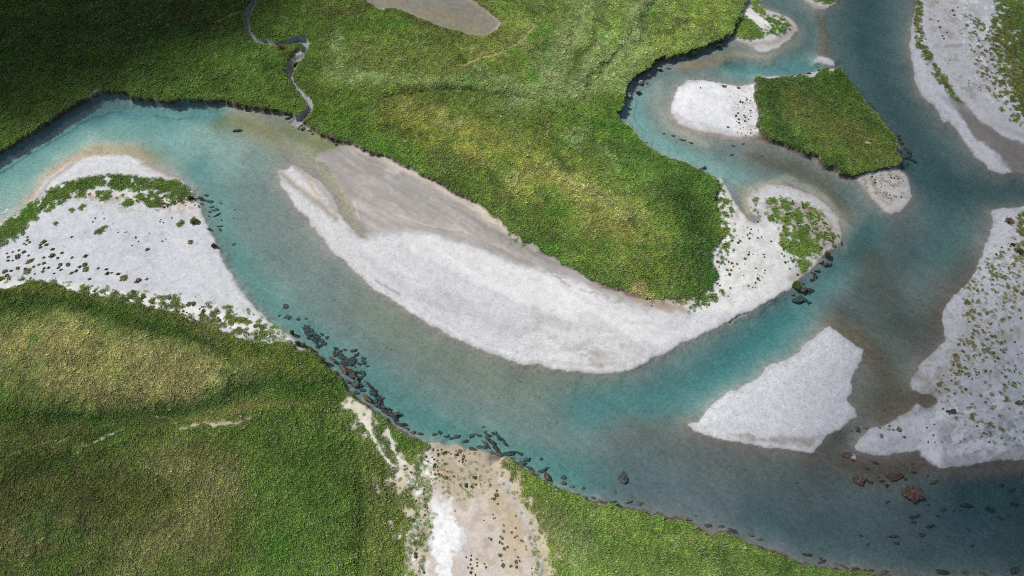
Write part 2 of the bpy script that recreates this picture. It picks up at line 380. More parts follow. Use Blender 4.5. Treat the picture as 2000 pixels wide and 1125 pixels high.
# bare lines in the turf (pale scars)
def scar(pts, w, col_, a=1.0, amt=.9):
    SC.append((pts, w, col_, a)); 
    P = WP(pts, 1.2); idx, d = line_d(P, w * .1 + 1)
    n = fbm(GX[idx], GY[idx], .8, 91, 3, .6)
    cover[idx] *= 1 - amt * sstep(w * .1, w * .05, d + n * .35 * w * .1)
SC = []
scar([(905,131),(930,122),(950,115),(985,104),(1005,93),(1020,80),(1032,68),(1042,50),(1044,40)], 5, A(165,145,105), .9, .95)
scar([(860,130),(905,130)], 3, A(150,140,95), .6, .5)
scar([(425,42),(445,32),(470,20)], 5, A(140,120,85), .9, .9)
scar([(420,828),(460,824),(500,815)], 6, A(170,150,115), .8, .7)
scar([(150,875),(175,867),(210,855),(240,842)], 3, A(205,195,165), .8, .8)
scar([(0,897),(30,890),(60,878),(120,860),(140,855)], 3, A(190,180,150), .7, .7)
scar([(355,838),(370,836),(400,830),(430,830),(470,822)], 4, A(205,195,165), .7, .8)
scar([(300,812),(330,816),(350,835)], 4, A(170,155,120), .6, .6)
scar([(700,815),(725,845),(740,880),(775,925)], 5, A(225,218,205), .9, .95)
scar([(755,835),(765,860),(768,890),(790,900)], 5, A(225,218,205), .9, .95)
scar([(668,790),(700,790),(720,808)], 8, A(215,208,190), .8, .8)
scar([(1690,274),(1700,278)], 4, A(225,215,200), .9, .9)
scar([(1690,290),(1693,292)], 4, A(225,215,200), .9, .9)
scar([(140,215),(165,200),(185,180),(205,185)], 6, A(200,190,165), .5, .6)
scar([(730,935),(740,960)], 5, A(215,208,190), .6, .7)
scar([(760,1020),(766,1045),(780,1045)], 5, A(225,218,205), .7, .8)

# ------------------------------------------------------------------ ground colours
N_ = len(GX)
sand = A(214,214,212)
C = np.tile(A(154,149,141), (N_, 1))                  # river bed gravel
grain = np.full(N_, .62); wet = np.zeros(N_)
land = sstep(-.12, .10, sdL)
# bed colours
def bed(pts, w, c, a=1.0): brush(C, pts, w, c, a)
bed([(-900,640),(-60,400),(60,320),(180,260),(330,250),(420,300)], 90, A(200,196,182), .95)
bed([(-900,620),(-60,345),(60,280),(150,232),(220,212),(330,212),(440,214)], 26, A(170,180,172), .9)
bed([(70,390),(110,335),(180,290),(260,290),(300,305)], 20, A(205,175,140), .9)
bed([(440,232),(490,244),(540,262),(590,275),(640,285)], 34, A(148,140,100), .95)
bed([(560,250),(600,270),(650,290)], 22, A(150,142,104), .8)
bed([(560,280),(620,310),(655,360),(690,420),(712,460)], 18, A(166,159,136), .95)
bed([(380,330),(450,500),(600,670),(750,790),(900,850),(1100,930)], 45, A(160,172,160), .85)
bed([(700,590),(820,670),(950,730),(1100,750),(1200,745)], 45, A(158,146,128), .8)
bed([(1150,795),(1230,790),(1310,790),(1500,660),(1600,580),(1700,480)], 55, A(150,165,158), .8)
bed([(1230,850),(1330,850),(1450,900),(1600,920)], 50, A(128,120,112), .85)
bed([(1690,-900),(1690,0),(1700,100),(1740,200),(1800,300),(1870,360),(2050,380)], 80, A(120,118,114), .9)
bed([(1250,950),(1400,980),(1600,1010),(1800,1030),(2100,1050)], 70, A(122,120,122), .95)
bed([(1330,880),(1500,920),(1600,940)], 40, A(122,116,112), .9)
bed([(1760,450),(1760,500),(1700,560),(1650,620)], 50, A(124,120,118), .9)
bed([(1650,640),(1710,690),(1740,760),(1720,800),(1780,780),(1820,780)], 42, A(128,114,96), .95)
bed([(1700,500),(1740,600),(1800,660),(1870,570),(1900,520)], 50, A(116,108,98), .9)
bed([(1580,900),(1640,850)], 20, A(110,104,96), .9)
bed([(1650,900),(1720,920),(1800,905),(1900,915),(2050,905)], 26, A(118,104,92), .95)
bed([(1900,960),(2100,980),(2000,1030)], 60, A(110,112,108), .8)
bed([(1240,180),(1235,220),(1265,265),(1320,295),(1390,330),(1440,345)], 32, A(185,190,180), .9)
bed([(1290,160),(1285,205),(1310,250),(1380,280)], 12, A(190,180,165), .8)
bed([(1335,128),(1380,120),(1430,103)], 14, A(160,138,112), .95)
bed([(1430,140),(1500,135),(1590,120)], 24, A(170,185,175), .8)
bed([(1440,100),(1500,112),(1560,80),(1570,50)], 10, A(185,170,155), .8)
bed([(1608,40),(1612,100)], 14, A(145,122,104), .9)
bed([(1480,305),(1550,325),(1600,352),(1640,405)], 28, A(128,118,102), .95)
bed([(1470,368),(1540,348),(1610,385),(1655,440),(1650,480)], 12, A(180,172,155), .9)
bed([(1455,370),(1465,420)], 12, A(185,172,152), .95)
bed([(1640,140),(1690,200),(1740,270),(1770,320)], 12, A(80,84,88), .5)
C *= (1 + .10 * fbm(GX, GY, 4, 101, 4, .6))[:, None]
# wash and grain streaks of the bed, drawn out along the flow
# bars
Cl = np.tile(A(205,206,207), (N_, 1)); gl = np.full(N_, .55); wl_ = np.zeros(N_)
def lay(pts, c, soft=.8, rag=.6, rs=2.0, a=1.0, g=None, w=None, seed=3):
    s = np.zeros(N_); fill(s, pts, 1, soft, rag, rs, a, .2, seed)
    Cl[:] += (np.asarray(c) - Cl) * s[:, None]
    if g is not None: gl[:] += (g - gl) * s
    if w is not None: wl_[:] += (w - wl_) * s
def streak(pts, w, c, a=1.0, g=None, wt=None):
    brush(Cl, pts, w, c, a, .2)
    if g is not None: brush(gl, pts, w, g, a, .2)
    if wt is not None: brush(wl_, pts, w, wt, a, .2)
# big central bar: smooth damp silt in the back channel, white gravel in front
lay([(600,290),(690,270),(800,300),(900,360),(1000,440),(1100,505),(1200,555),(1290,590),(1340,612),(1290,612),(1220,590),(1150,565),(1080,540),(1010,520),(960,500),(900,478),
     (850,462),(800,458),(760,455),(730,460),(700,455),(660,400),(640,360)], A(168,165,161), 1.6, .7, 1.5, 1, .12, .55)
lay([(618,296),(660,288),(720,300),(760,335),(740,350),(700,345),(690,400),(720,450),(700,450),(668,390),(655,340)], A(158,152,148), .6, .3, 1.5, .9, .1, .7)
streak([(700,285),(760,318),(830,350),(900,390),(960,430),(1020,470)], 9, A(205,193,178), .95, .2, 0)
streak([(880,365),(940,405),(1000,445)], 12, A(208,196,178), .9, .2, 0)
streak([(720,300),(790,345),(870,395),(950,440),(1040,490),(1120,525)], 9, A(158,150,142), .5)
streak([(760,330),(775,336)], 7, A(205,204,198), .9)
streak([(690,400),(760,420),(820,435),(900,450),(960,475)], 12, A(190,180,170), .8)
streak([(700,350),(760,390),(840,410),(900,425)], 8, A(178,166,158), .7)
streak([(850,380),(930,430),(1010,480),(1100,520)], 5, A(150,142,136), .7)
streak([(900,440),(1000,500),(1080,530)], 6, A(160,150,142), .6)
streak([(985,440),(1010,455),(1060,480),(1120,515),(1180,545),(1240,572)], 3.5, A(135,115,95), .75)
streak([(1160,548),(1200,563),(1260,588),(1330,605)], 7, A(165,140,122), .8, .3)
streak([(1240,585),(1300,590),(1360,592),(1410,568)], 6, A(178,162,135), .7, .3)
streak([(1060,535),(1100,550),(1160,575),(1210,590)], 5, A(165,158,154), .6)
lay([(540,333),(560,330),(600,370),(640,410),(690,465),(740,480),(800,470),(850,475),(700,540),(600,420),(550,365)], A(206,206,205), .8, .5, 1.5, .6)
streak([(548,338),(590,372),(625,400),(655,428)], 7, A(165,155,142), .9, .2, .5)
streak([(575,325),(610,352),(640,385),(656,415)], 6, A(178,170,160), .9, .2, .4)
streak([(600,352),(612,372),(625,385)], 3, A(195,170,130), .8, .1)
streak([(640,325),(655,345),(672,385),(695,430)], 4, A(200,188,172), .8, .1)
lay([(800,455),(860,462),(930,485),(1010,520),(1080,545),(1200,600),(1330,640),(1400,625),(1300,680),(1150,640),(1000,590),(850,510),(790,480)], A(220,220,219), .8, .8, 2.5, .9, .35)
lay([(1040,610),(1100,620),(1200,670),(1230,690),(1200,715),(1120,700),(1050,660)], A(192,190,188), .6, 1.6, 2.5, .8)
streak([(1060,640),(1120,660),(1190,655)], 9, A(222,222,220), .6)
lay([(1130,680),(1170,685),(1180,720),(1145,715)], A(172,166,156), .6, .8, 1.5, .8)
streak([(700,490),(760,540),(800,575),(860,600)], 7, A(186,186,186), .6)
streak([(735,545),(780,578)], 2, A(130,125,120), .6)
streak([(720,555),(820,615),(960,680),(1100,715),(1200,722)], 3, A(218,218,218), .8)
streak([(860,580),(960,630),(1050,660)], 20, A(186,186,187), .7); streak([(1080,690),(1150,700),(1230,690)], 16, A(190,188,184), .6)
for c_ in CUTS: streak(c_, 1.8, A(92,92,98), .8)
streak([(1345,690),(1430,640),(1500,600)], 5, A(196,198,202), .8)
# east part of the big bar
lay([(1395,350),(1440,400),(1480,440),(1530,440),(1545,500),(1560,545),(1480,590),(1430,610),(1350,610),(1400,560),(1410,470)], A(222,221,218), 1, .6, 2.5, .95, .5)
lay([(1490,400),(1560,390),(1640,440),(1640,475),(1590,500),(1570,450),(1520,430)], A(176,168,155), .8, .8, 1.2, .8)
streak([(1470,372),(1530,362),(1590,385),(1630,420),(1645,455)], 9, A(200,197,192), .9)
streak([(1550,545),(1572,528)], 8, A(178,168,160), .9)
streak([(1478,385),(1476,398)], 6, A(205,204,205), .8)
# left bar
lay([(120,390),(250,385),(360,400),(440,530),(490,595),(400,590),(280,560),(100,545),(0,540),(-200,560),(-100,480),(60,430)], A(200,203,207), 1, .5, 3, .95)
lay([(0,520),(120,535),(240,545),(330,560),(280,580),(100,560),(-60,560)], A(188,190,194), .8, .6, 2, .6, .4)
streak([(0,560),(100,562),(250,582),(400,610),(500,640),(540,655)], 12, A(228,226,222), .85, .4)
streak([(150,380),(250,382),(340,392),(380,410)], 7, A(222,215,204), .8)
streak([(340,470),(400,530),(460,580)], 14, A(212,212,212), .5)
streak([(388,402),(405,440),(425,480),(450,527),(490,590)], 2.5, A(225,226,228), .8)
streak([(160,310),(210,307),(260,314),(290,328)], 7, A(215,216,218), .8)
streak([(75,385),(100,350),(130,326),(160,308)], 5, A(178,170,162), .9, .3, .6)
streak([(280,320),(320,335),(345,348)], 7, A(165,155,142), .9, .4, .5)
streak([(158,305),(172,303)], 3, A(225,180,120), .8, .1, .4)
# bottom sand
lay([(820,860),(880,860),(960,885),(975,925),(1010,985),(1045,1060),(1070,1150),(1100,1500),(780,1500),(785,1100),(810,960),(815,900)], A(203,192,180), 1, .8, 2, 1, .35, 0)
lay([(830,865),(895,862),(965,890),(960,950),(900,980),(840,930)], A(190,172,152), 1, 1, 2, .85, .6)
lay([(950,910),(985,960),(1010,1010),(1040,1080),(1000,1130),(975,1020),(940,960)], A(192,172,140), .9, 1, 1.5, .8, .5)
lay([(840,945),(850,955),(858,985),(868,985),(880,975),(882,1000),(893,1030),(905,1035),(914,1055),(905,1078),(885,1080),(880,1100),(890,1135),(858,1135),(850,1090),(838,1050),(845,1010),(840,970)],
    np.array([.76,.76,.755]), .1, .8, .7, 1, .5)
lay([(829,960),(835,965),(836,985),(830,985)], np.array([.82,.82,.81]), .15, .2, .7, .9)
lay([(880,985),(905,1035),(925,1050),(920,1120),(900,1120),(885,1085),(905,1075)], A(190,186,182), .5, .6, 1.2, .5)
lay(S1, A(196,184,166), .8, .6, 1.5, .9)
# island
lay([(1312,210),(1325,170),(1375,155),(1478,162),(1482,272),(1440,262),(1390,240),(1340,232)], A(226,227,228), .4, .2, 2, 1, .35)
streak([(1314,225),(1325,243),(1355,255),(1400,264),(1440,268),(1480,270)], 6, A(165,152,142), .95, .3, .7)
streak([(1355,240),(1372,250)], 3, A(222,220,215), .7)
streak([(1480,272),(1520,284),(1560,297),(1595,310)], 5, A(178,170,162), .9, .3, .4)
lay([(1668,350),(1700,338),(1755,330),(1775,350),(1775,395),(1745,418),(1715,400)], A(200,196,190), .6, .6, 1.2, .9)
streak([(1700,345),(1712,375),(1730,395)], 7, A(160,150,130), .5)
# north point
lay([(1447,15),(1470,14),(1500,45),(1500,62),(1488,62),(1468,45),(1447,30)], A(228,226,220), .4, .5, .8, 1, .3)
streak([(1424,78),(1470,86),(1510,84),(1545,62),(1550,50)], 9, A(180,168,158), .9, .2, .4)
streak([(1490,14),(1520,25),(1545,42),(1555,56)], 3.5, A(198,190,182), .9)
streak([(1570,5),(1610,15)], 10, A(185,172,160), .9, .3, .2)
# right bars
lay([(1790,-60),(2100,-60),(2300,300),(1960,340),(1850,240),(1778,120),(1785,20)], A(208,210,214), 1, .3, 3, 1, .65)
lay([(1805,-60),(1945,-60),(1935,60),(1950,180),(1990,260),(1960,270),(1890,200),(1850,140),(1810,60)], A(205,206,206), 1, .6, 2, .9, .4)
streak([(1925,40),(1940,70),(1905,60),(1900,90)], 10, A(235,235,232), .5)
streak([(1945,90),(1960,140),(1970,180)], 7, A(236,236,234), .5)
lay([(1870,190),(1905,230),(1950,262),(2010,290),(2100,310),(2250,390),(2010,345),(1975,335),(1945,300),(1910,275),(1880,235),(1850,185)], A(142,136,132), .5, .5, 2, 1, .15, .6)
streak([(1925,235),(1950,250),(1990,265),(2050,290)], 7, A(185,182,180), .6, .3, .1)
streak([(1810,110),(1840,150),(1870,195)], 5, A(150,140,122), .8)
lay([(1940,410),(1985,405),(2300,420),(3200,460),(3200,980),(2080,890),(1830,915),(1700,885),(1700,840),(1800,790),(1790,740),(1840,670),(1850,590),(1925,480)], A(204,206,210), 1, .3, 3, 1, .65)
streak([(1800,860),(1850,850),(1920,840),(2000,800)], 30, A(216,216,216), .5)
lay([(1805,885),(1825,880),(1850,880),(1838,895),(1835,912),(1825,908),(1812,898)], A(235,235,234), .2, .4, .8, .9, .2)
streak([(1755,880),(1790,878),(1810,872)], 3.5, A(230,230,228), .8, .2)
lay([(1840,890),(1900,880),(2000,870),(2050,880),(2000,895),(1900,903),(1850,910)], A(185,184,184), .5, .8, 1.2, .7)
streak([(1900,600),(1880,680),(1840,740),(1830,760)], 18, A(176,172,160), .4)
streak([(1790,735),(1812,745),(1820,762)], 7, A(150,145,140), .5)
streak([(1770,810),(1800,800),(1822,795)], 6, A(160,160,160), .6)
# triangle bar
lay([(1420,845),(1500,855),(1580,850),(1600,845),(1590,868),(1540,868),(1470,862)], A(160,156,150), .5, .7, 1.4, .85)
streak([(1350,832),(1390,850),(1450,864),(1530,876),(1586,880)], 2.5, A(212,213,215), .8)
lay([(1345,830),(1380,800),(1600,650),(1640,655),(1685,685),(1655,790),(1670,815),(1600,845),(1450,845)], A(208,211,214), 1, .3, 3, .8, .7)
def mottle(poly, c, thr, sc, a=.9, seed=5, sx=1.0, ang=0.0, g=None):
    s = np.zeros(N_); fill(s, poly, 1, 1.2, .8, 2, 1, .2, seed)
    k = np.nonzero(s > .01)[0]; ca, sa = math.cos(ang), math.sin(ang)
    u = (GX[k] * ca + GY[k] * sa) / sx; v = -GX[k] * sa + GY[k] * ca
    m_ = s[k] * sstep(thr, thr + .16, fbm(u, v, sc, 400 + seed, 5, .62)) * a
    Cl[k] += (np.asarray(c) - Cl[k]) * m_[:, None]
    if g is not None: gl[k] += (g - gl[k]) * m_
WHT = np.array([.80,.80,.79])
mottle([(1870,0),(1960,0),(1960,120),(1990,230),(1930,200),(1880,120)], WHT, .12, 1.8, .85, 1)
mottle([(1805,0),(1900,0),(1950,200),(1880,190),(1820,90)], A(176,170,160), .15, 1.4, .7, 2)
mottle([(1790,60),(1880,200),(1990,290),(1960,330),(1860,240)], A(172,170,168), .2, 2.0, .5, 3, 3, -.9)
mottle([(1800,800),(2010,740),(2010,880),(1850,905),(1810,870)], WHT, .05, 1.6, .6, 4, 2, .3)
mottle([(1830,830),(2010,800),(2010,890),(1850,900)], A(165,166,168), .08, 1.0, .7, 5, 2, .3)
mottle([(1850,600),(2000,430),(2010,700),(1850,790),(1780,790)], A(172,166,150), .15, 1.2, .6, 6)
mottle([(1400,350),(1440,400),(1470,440),(1420,480),(1400,450)], A(196,188,172), .1, .9, .8, 7)
mottle([(1395,450),(1500,440),(1560,545),(1430,610),(1350,600)], A(200,197,188), .15, 1.5, .6, 8)
mottle([(1480,400),(1600,400),(1640,460),(1560,540),(1520,450)], A(140,126,104), .12, .8, .8, 9)
mottle([(1668,350),(1755,330),(1775,395),(1715,400)], A(150,140,120), .1, .9, .8, 10)
mottle([(1420,180),(1480,165),(1482,272),(1430,262)], A(205,200,188), .1, .9, .8, 11)
mottle([(100,380),(370,380),(390,420),(330,420),(150,400)], A(180,166,146), .05, .9, .8, 12)
mottle([(0,540),(200,570),(500,640),(560,660),(480,640),(250,590),(60,565)], WHT, .0, 1.2, .7, 13)
mottle([(820,860),(960,890),(1040,1060),(1060,1150),(960,1150),(900,980)], A(180,168,148), .1, 1.1, .7, 14)
mottle([(820,860),(960,890),(1040,1060),(1060,1150),(800,1150)], A(216,206,194), .15, 2.2, .35, 15)
mottle(S1, WHT, .1, .9, .8, 16)
mottle([(1040,610),(1200,660),(1240,700),(1100,715),(1000,670)], A(214,213,211), .05, 2.6, .8, 17, 2, -.3)
mottle([(800,560),(1000,650),(1250,700),(1400,640),(1300,640),(1000,600)], A(190,190,190), .15, 3.0, .5, 18, 3, -.25)
mottle([(40,430),(400,400),(470,560),(300,560),(0,530)], A(188,190,194), .2, 4.0, .6, 19, 2, .2)
mottle([(1050,520),(1110,545),(1240,600),(1330,620),(1200,600),(1060,560)], A(226,225,222), .0, 1.2, .8, 20, 3, -.35)
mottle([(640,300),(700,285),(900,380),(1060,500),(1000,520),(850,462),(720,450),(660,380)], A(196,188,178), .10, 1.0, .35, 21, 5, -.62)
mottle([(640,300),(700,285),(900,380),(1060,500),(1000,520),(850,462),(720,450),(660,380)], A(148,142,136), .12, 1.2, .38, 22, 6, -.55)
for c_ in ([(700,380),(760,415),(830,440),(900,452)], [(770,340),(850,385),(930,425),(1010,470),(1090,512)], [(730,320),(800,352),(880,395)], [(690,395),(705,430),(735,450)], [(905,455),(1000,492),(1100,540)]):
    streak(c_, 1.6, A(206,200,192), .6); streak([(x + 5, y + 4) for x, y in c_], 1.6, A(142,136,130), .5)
ca_, sa_ = math.cos(-.62), math.sin(-.62)
flow = fbm((GX * ca_ + GY * sa_) / 9.0, -GX * sa_ + GY * ca_, 1.0, 431, 5, .6)
Cl *= (1 + .16 * flow * np.clip(1.1 - gl * 1.6, 0, 1))[:, None]
C *= (1 + .09 * flow)[:, None]
Cl *= (1 + .045 * fbm(GX, GY, 6, 111, 5, .6) + .05 * fbm(GX, GY, .9, 121, 3, .6))[:, None]
# brighter, drier tops; a damp hem by the water's edge
hem = sstep(.9, .05, sdL + .25 * fbm(GX, GY, 1.2, 131, 3))
Cl *= (1 - .22 * hem * (1 - .0))[:, None]
strand = np.cos(sdL * 2.4 + 2.2 * fbm(GX, GY, 6, 441, 3)) * np.exp(-np.maximum(sdL, 0) / 7) * (.5 + .8 * vnoise(GX / 9, GY / 9, 447))
Cl *= (1 + .045 * strand * (sdL > 0))[:, None]
for e_ in ([(600,684),(672,745),(688,775),(738,806),(820,856)], [(965,892),(1060,937),(1200,991),(1340,1022),(1500,1072),(1700,1122),(1900,1140)], [(1484,270),(1560,298),(1613,330),(1660,345)]): streak(e_, 13, A(112,98,82), .95, .3, .3)
# pond
PC = np.tile(A(178,168,152), (N_, 1))
brush(PC, [(760,0),(860,30),(930,55)], 14, A(190,172,142), .7, 1.2)
brush(PC, [(740,8),(800,10),(900,5)], 16, A(172,168,162), .6, 1.2)
PC *= (1 + .12 * fbm(GX, GY, 2.5, 141, 4, .6))[:, None]

# turf colours (used by the ground below the grass and by the grass itself)
T = np.tile(A(92,116,38), (N_, 1))
QX0, QY0 = QX, QY
QX = QX + 3.2 * fbm(GX, GY, 8.0, 501, 5, .68); QY = QY + 3.2 * fbm(GX, GY, 8.0, 511, 5, .68)     # turf types meet along frayed lines
def turf(pts, w, c, a=1.0): brush(T, pts, w, c, a, 1.2)
gY, gP, gL, gD, gT, gG, gB = A(124,130,62), A(138,148,104), A(70,112,28), A(48,84,20), A(150,142,100), A(104,118,60), A(98,94,50)
turf([(100,60),(400,60),(100,200)], 240, A(78,102,38), 1)
turf([(300,120),(500,120)], 90, A(86,116,40), .8)
turf([(1000,60),(1200,60),(1400,20)], 160, A(118,136,58), .9)
turf([(700,120),(900,120),(1000,60)], 70, gY, .6)
turf([(660,90),(640,150),(700,160),(850,160),(1000,175)], 18, gP, .45)
turf([(1150,0),(1110,80),(1080,160),(1000,200)], 40, gP, .65)
turf([(1270,0),(1230,60),(1180,130),(1130,180)], 26, gP, .8)
turf([(1330,50),(1260,100),(1210,160)], 30, gP, .45)
turf([(1160,40),(1140,110)], 14, A(98,106,36), .8)
turf([(1290,-10),(1240,60),(1205,100),(1160,160)], 6, A(60,84,24), .7)
turf([(790,187),(850,178),(920,180),(990,186)], 7, A(62,84,30), .8)
turf([(1390,20),(1320,60),(1280,90)], 30, A(130,140,50), .6)
turf([(640,240),(720,280),(800,310)], 30, A(82,122,30), .7)
turf([(800,230),(900,260),(1000,300),(1080,350),(1150,400),(1250,480)], 60, A(134,136,60), .85)
turf([(850,220),(950,300),(1050,390)], 30, A(144,142,70), .6)
turf([(1080,340),(1160,390),(1230,420)], 24, A(150,148,88), .6)
turf([(1200,220),(1240,290),(1330,340),(1390,380)], 40, gL, .85)
turf([(1130,240),(1200,330),(1290,360)], 30, A(88,124,36), .7)
turf([(1330,380),(1370,440),(1380,500),(1350,560)], 44, A(38,84,12), .95)
turf([(1300,470),(1250,540),(1330,565)], 30, A(84,108,30), .6)
turf([(900,385),(960,430),(1010,470),(1100,520),(1200,560)], 10, gL, .8)
turf([(880,380),(960,425)], 7, A(160,148,110), .5)
turf([(1240,575),(1320,582)], 8, A(160,145,95), .8)
turf([(1410,450),(1405,470)], 12, A(110,122,34), .7)
turf([(760,20),(830,50),(900,75),(970,68)], 9, A(84,84,30), .7)
turf([(640,20),(700,10)], 26, A(84,84,40), .7)
for q_ in ([(1010,70),(1050,110),(1090,60)], [(1040,130),(1090,150),(1060,190)], [(1180,60),(1150,120)], [(940,150),(1000,165)], [(700,165),(760,150)], [(655,75),(640,100)],
           [(1000,350),(1040,330)], [(1130,240),(1100,280)], [(860,250),(900,240)], [(1170,290),(1200,320)]): turf(q_, 9, A(140,150,110), .5)
for q_ in ([(1040,100),(1070,90)], [(1120,140),(1140,110)], [(900,120),(930,140)], [(1300,60),(1340,40)], [(960,330),(980,360)], [(1080,310),(1110,330)], [(760,250),(800,270)], [(1230,420),(1260,470)]): turf(q_, 10, A(60,88,26), .7)
turf([(330,20),(420,45)], 30, A(80,84,34), .7)
# island: turf tones lowered to carry part of the cloud shade
turf([(1500,170),(1650,160),(1600,200)], 60, A(60,96,24), .95)
turf([(1560,200),(1650,260),(1720,300)], 50, A(98,106,40), .9)
turf([(1490,190),(1500,250),(1560,285),(1640,330)], 22, gD, .9)
turf([(1640,140),(1740,270)], 12, A(56,92,22), .7)
# bottom left
turf([(-100,700),(50,680),(200,670),(350,700),(450,730),(300,740),(100,730)], 60, A(150,142,94), .85)
turf([(0,580),(120,590),(220,610),(330,640),(430,690),(560,700)], 26, A(54,86,20), .92)
turf([(340,610),(450,660),(540,680)], 18, A(96,102,30), .6)
turf([(450,690),(560,720),(640,750)], 24, A(108,116,34), .7)
turf([(-50,825),(130,812),(280,795),(420,775),(560,760),(660,750)], 24, A(46,84,18), .95)
turf([(0,850),(150,850),(300,830)], 20, A(88,96,34), .7)
turf([(380,820),(480,805),(600,795)], 12, A(138,122,68), .8)
turf([(0,950),(200,980),(400,980)], 110, A(88,96,40), .9)
turf([(330,900),(420,950),(380,1050),(250,1100)], 40, A(134,128,82), .55)
turf([(20,1060),(120,1040)], 40, A(130,122,80), .6)
turf([(90,1000),(130,1060)], 20, gL, .6)
turf([(560,850),(600,950),(580,1050)], 80, A(66,100,24), .9)
turf([(650,880),(690,950),(700,1060)], 26, A(58,84,24), .9)
turf([(740,900),(760,1000),(740,1100)], 30, A(94,104,36), .8)
turf([(690,830),(770,860)], 14, gD, .8)
# bottom right
turf([(980,920),(1010,960),(1060,1050)], 26, A(116,112,42), .9)
turf([(1100,1000),(1300,1050),(1500,1110)], 60, A(74,102,28), .95)
turf([(1060,960),(1200,1010),(1340,1045),(1500,1092)], 12, A(102,122,42), .7)
turf([(1060,1020),(1120,1060)], 24, A(124,134,84), .5)
# fringes on bars
turf([(0,450),(100,370),(250,350),(370,372)], 16, A(84,112,30), .9)
turf([(1500,390),(1560,470),(1570,520)], 30, A(92,122,28), .9)
turf([(1800,0),(1800,80),(1850,160)], 14, A(112,108,64), .9)
turf([(1960,30),(1990,150),(2000,220)], 40, A(102,106,44), .9)
turf([(1990,430),(2000,500)], 20, A(80,88,34), .9)
turf([(1990,480),(1920,640),(1850,760)], 70, A(112,108,66), .95); turf([(1830,800),(2010,800)], 50, A(108,104,66), .95); turf([(1900,60),(1930,180)], 40, A(112,106,66), .9)
turf([(1480,50),(1520,50)], 40, A(96,126,34), .8)
turf([(0,560),(250,575),(480,630)], 12, A(104,104,48), .6)
QX, QY = QX0, QY0
tn = fbm(GX, GY, 5.5, 151, 4, .6); tn2 = fbm(GX, GY, 1.7, 161, 4, .65)
T = T * (1 + .20 * tn + .30 * tn2)[:, None]
dry = sstep(.0, .9, fbm((GX * .8 + GY * .6) / 1.0, (GY * .8 - GX * .6) / 2.4, 2.6, 171, 5, .68))
T = T + (np.array([.27,.26,.15]) * T.mean(1)[:, None] * 4.4 - T) * (dry * .24)[:, None]
lush = sstep(.2, .8, fbm(GX, GY, 4.2, 181, 4, .6))
T = T * (1 + lush[:, None] * (np.array([.62,.92,.6]) - 1))

T = T + (T.mean(1)[:, None] - T) * .13; T = T * np.array([1.0, 1.03, 1.0])
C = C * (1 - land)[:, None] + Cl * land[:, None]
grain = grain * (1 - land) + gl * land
wet = wl_ * land
C = C * (1 - pd)[:, None] + PC * pd[:, None]
grain = grain * (1 - pd) + .15 * pd
# bare scars
scc = np.tile(A(200,188,165), (N_, 1))
for pts, w, c, a in SC:
    brush(scc, pts, w * 2.0, c, 1.0, 1.2)
face = sstep(-.45, -.1, sdM) * (1 - sstep(.0, .3, sdM)) * sstep(.3, .9, BH)
on_top = sstep(-.02, .2, sdM) * (1 - sstep(-.9, -.3, sdP))
soil = A(72,60,48) * np.ones((N_, 1)) * (1 + .35 * fbm(GX, GY, .7, 191, 4, .7))[:, None]
f1 = np.clip(face + (slump < .3) * on_top, 0, 1) * (sdP < -1.5)
C = C * (1 - f1)[:, None] + soil * f1[:, None]
ctop = T * 1.0 * cover[:, None] + scc * (1 - cover)[:, None]
C = C * (1 - on_top)[:, None] + ctop * on_top[:, None]
matw = np.clip(cover - on_top, 0, 1) * .75
C = C * (1 - matw)[:, None] + (T * .75) * matw[:, None]
grain = np.where(on_top > .5, .3, grain)
rimP = np.exp(-((sdP + .55) / .5) ** 2)
C = C * (1 - .6 * rimP)[:, None] + A(80,72,44) * .6 * rimP[:, None]
C = np.clip(C, .004, .88)
# small washed-out steps in the sand: dark where the damp layer is cut open
# stream bed
sb = sstep(.25, -.1, sdS) * (sdL < .3)
C = C * (1 - sb)[:, None] + A(172,170,168) * sb[:, None]

# ------------------------------------------------------------------ materials
def mat(name):
    m = bpy.data.materials.new(name); m.use_nodes = True
    nt = m.node_tree; nt.nodes.clear(); return m, nt
def N(nt, t, **kw):
    n = nt.nodes.new(t)
    for k, v in kw.items():
        if k in n.inputs: n.inputs[k].default_value = v
        else: setattr(n, k, v)
    return n
def ramp(nt, fac, stops):
    r = nt.nodes.new('ShaderNodeValToRGB'); e = r.color_ramp.elements
    while len(e) < len(stops): e.new(.5)
    for i, (p, c) in enumerate(stops):
        e[i].position = p; e[i].color = (*c, 1) if not np.isscalar(c) else (c, c, c, 1)
    nt.links.new(fac, r.inputs[0]); return r.outputs[0]
def mixc(nt, fac, a, b, bt='MIX'):
    m = nt.nodes.new('ShaderNodeMix'); m.data_type = 'RGBA'; m.blend_type = bt
    for i, v in ((0, fac), (6, a), (7, b)):
        if hasattr(v, 'is_output'): nt.links.new(v, m.inputs[i])
        else: m.inputs[i].default_value = v if np.isscalar(v) else (*v, 1)
    return m.outputs[2]
def math_(nt, op, a, b=0.0):
    m = nt.nodes.new('ShaderNodeMath'); m.operation = op
    for i, v in enumerate((a, b)):
        if hasattr(v, 'is_output'): nt.links.new(v, m.inputs[i])
        else: m.inputs[i].default_value = v
    return m.outputs[0]

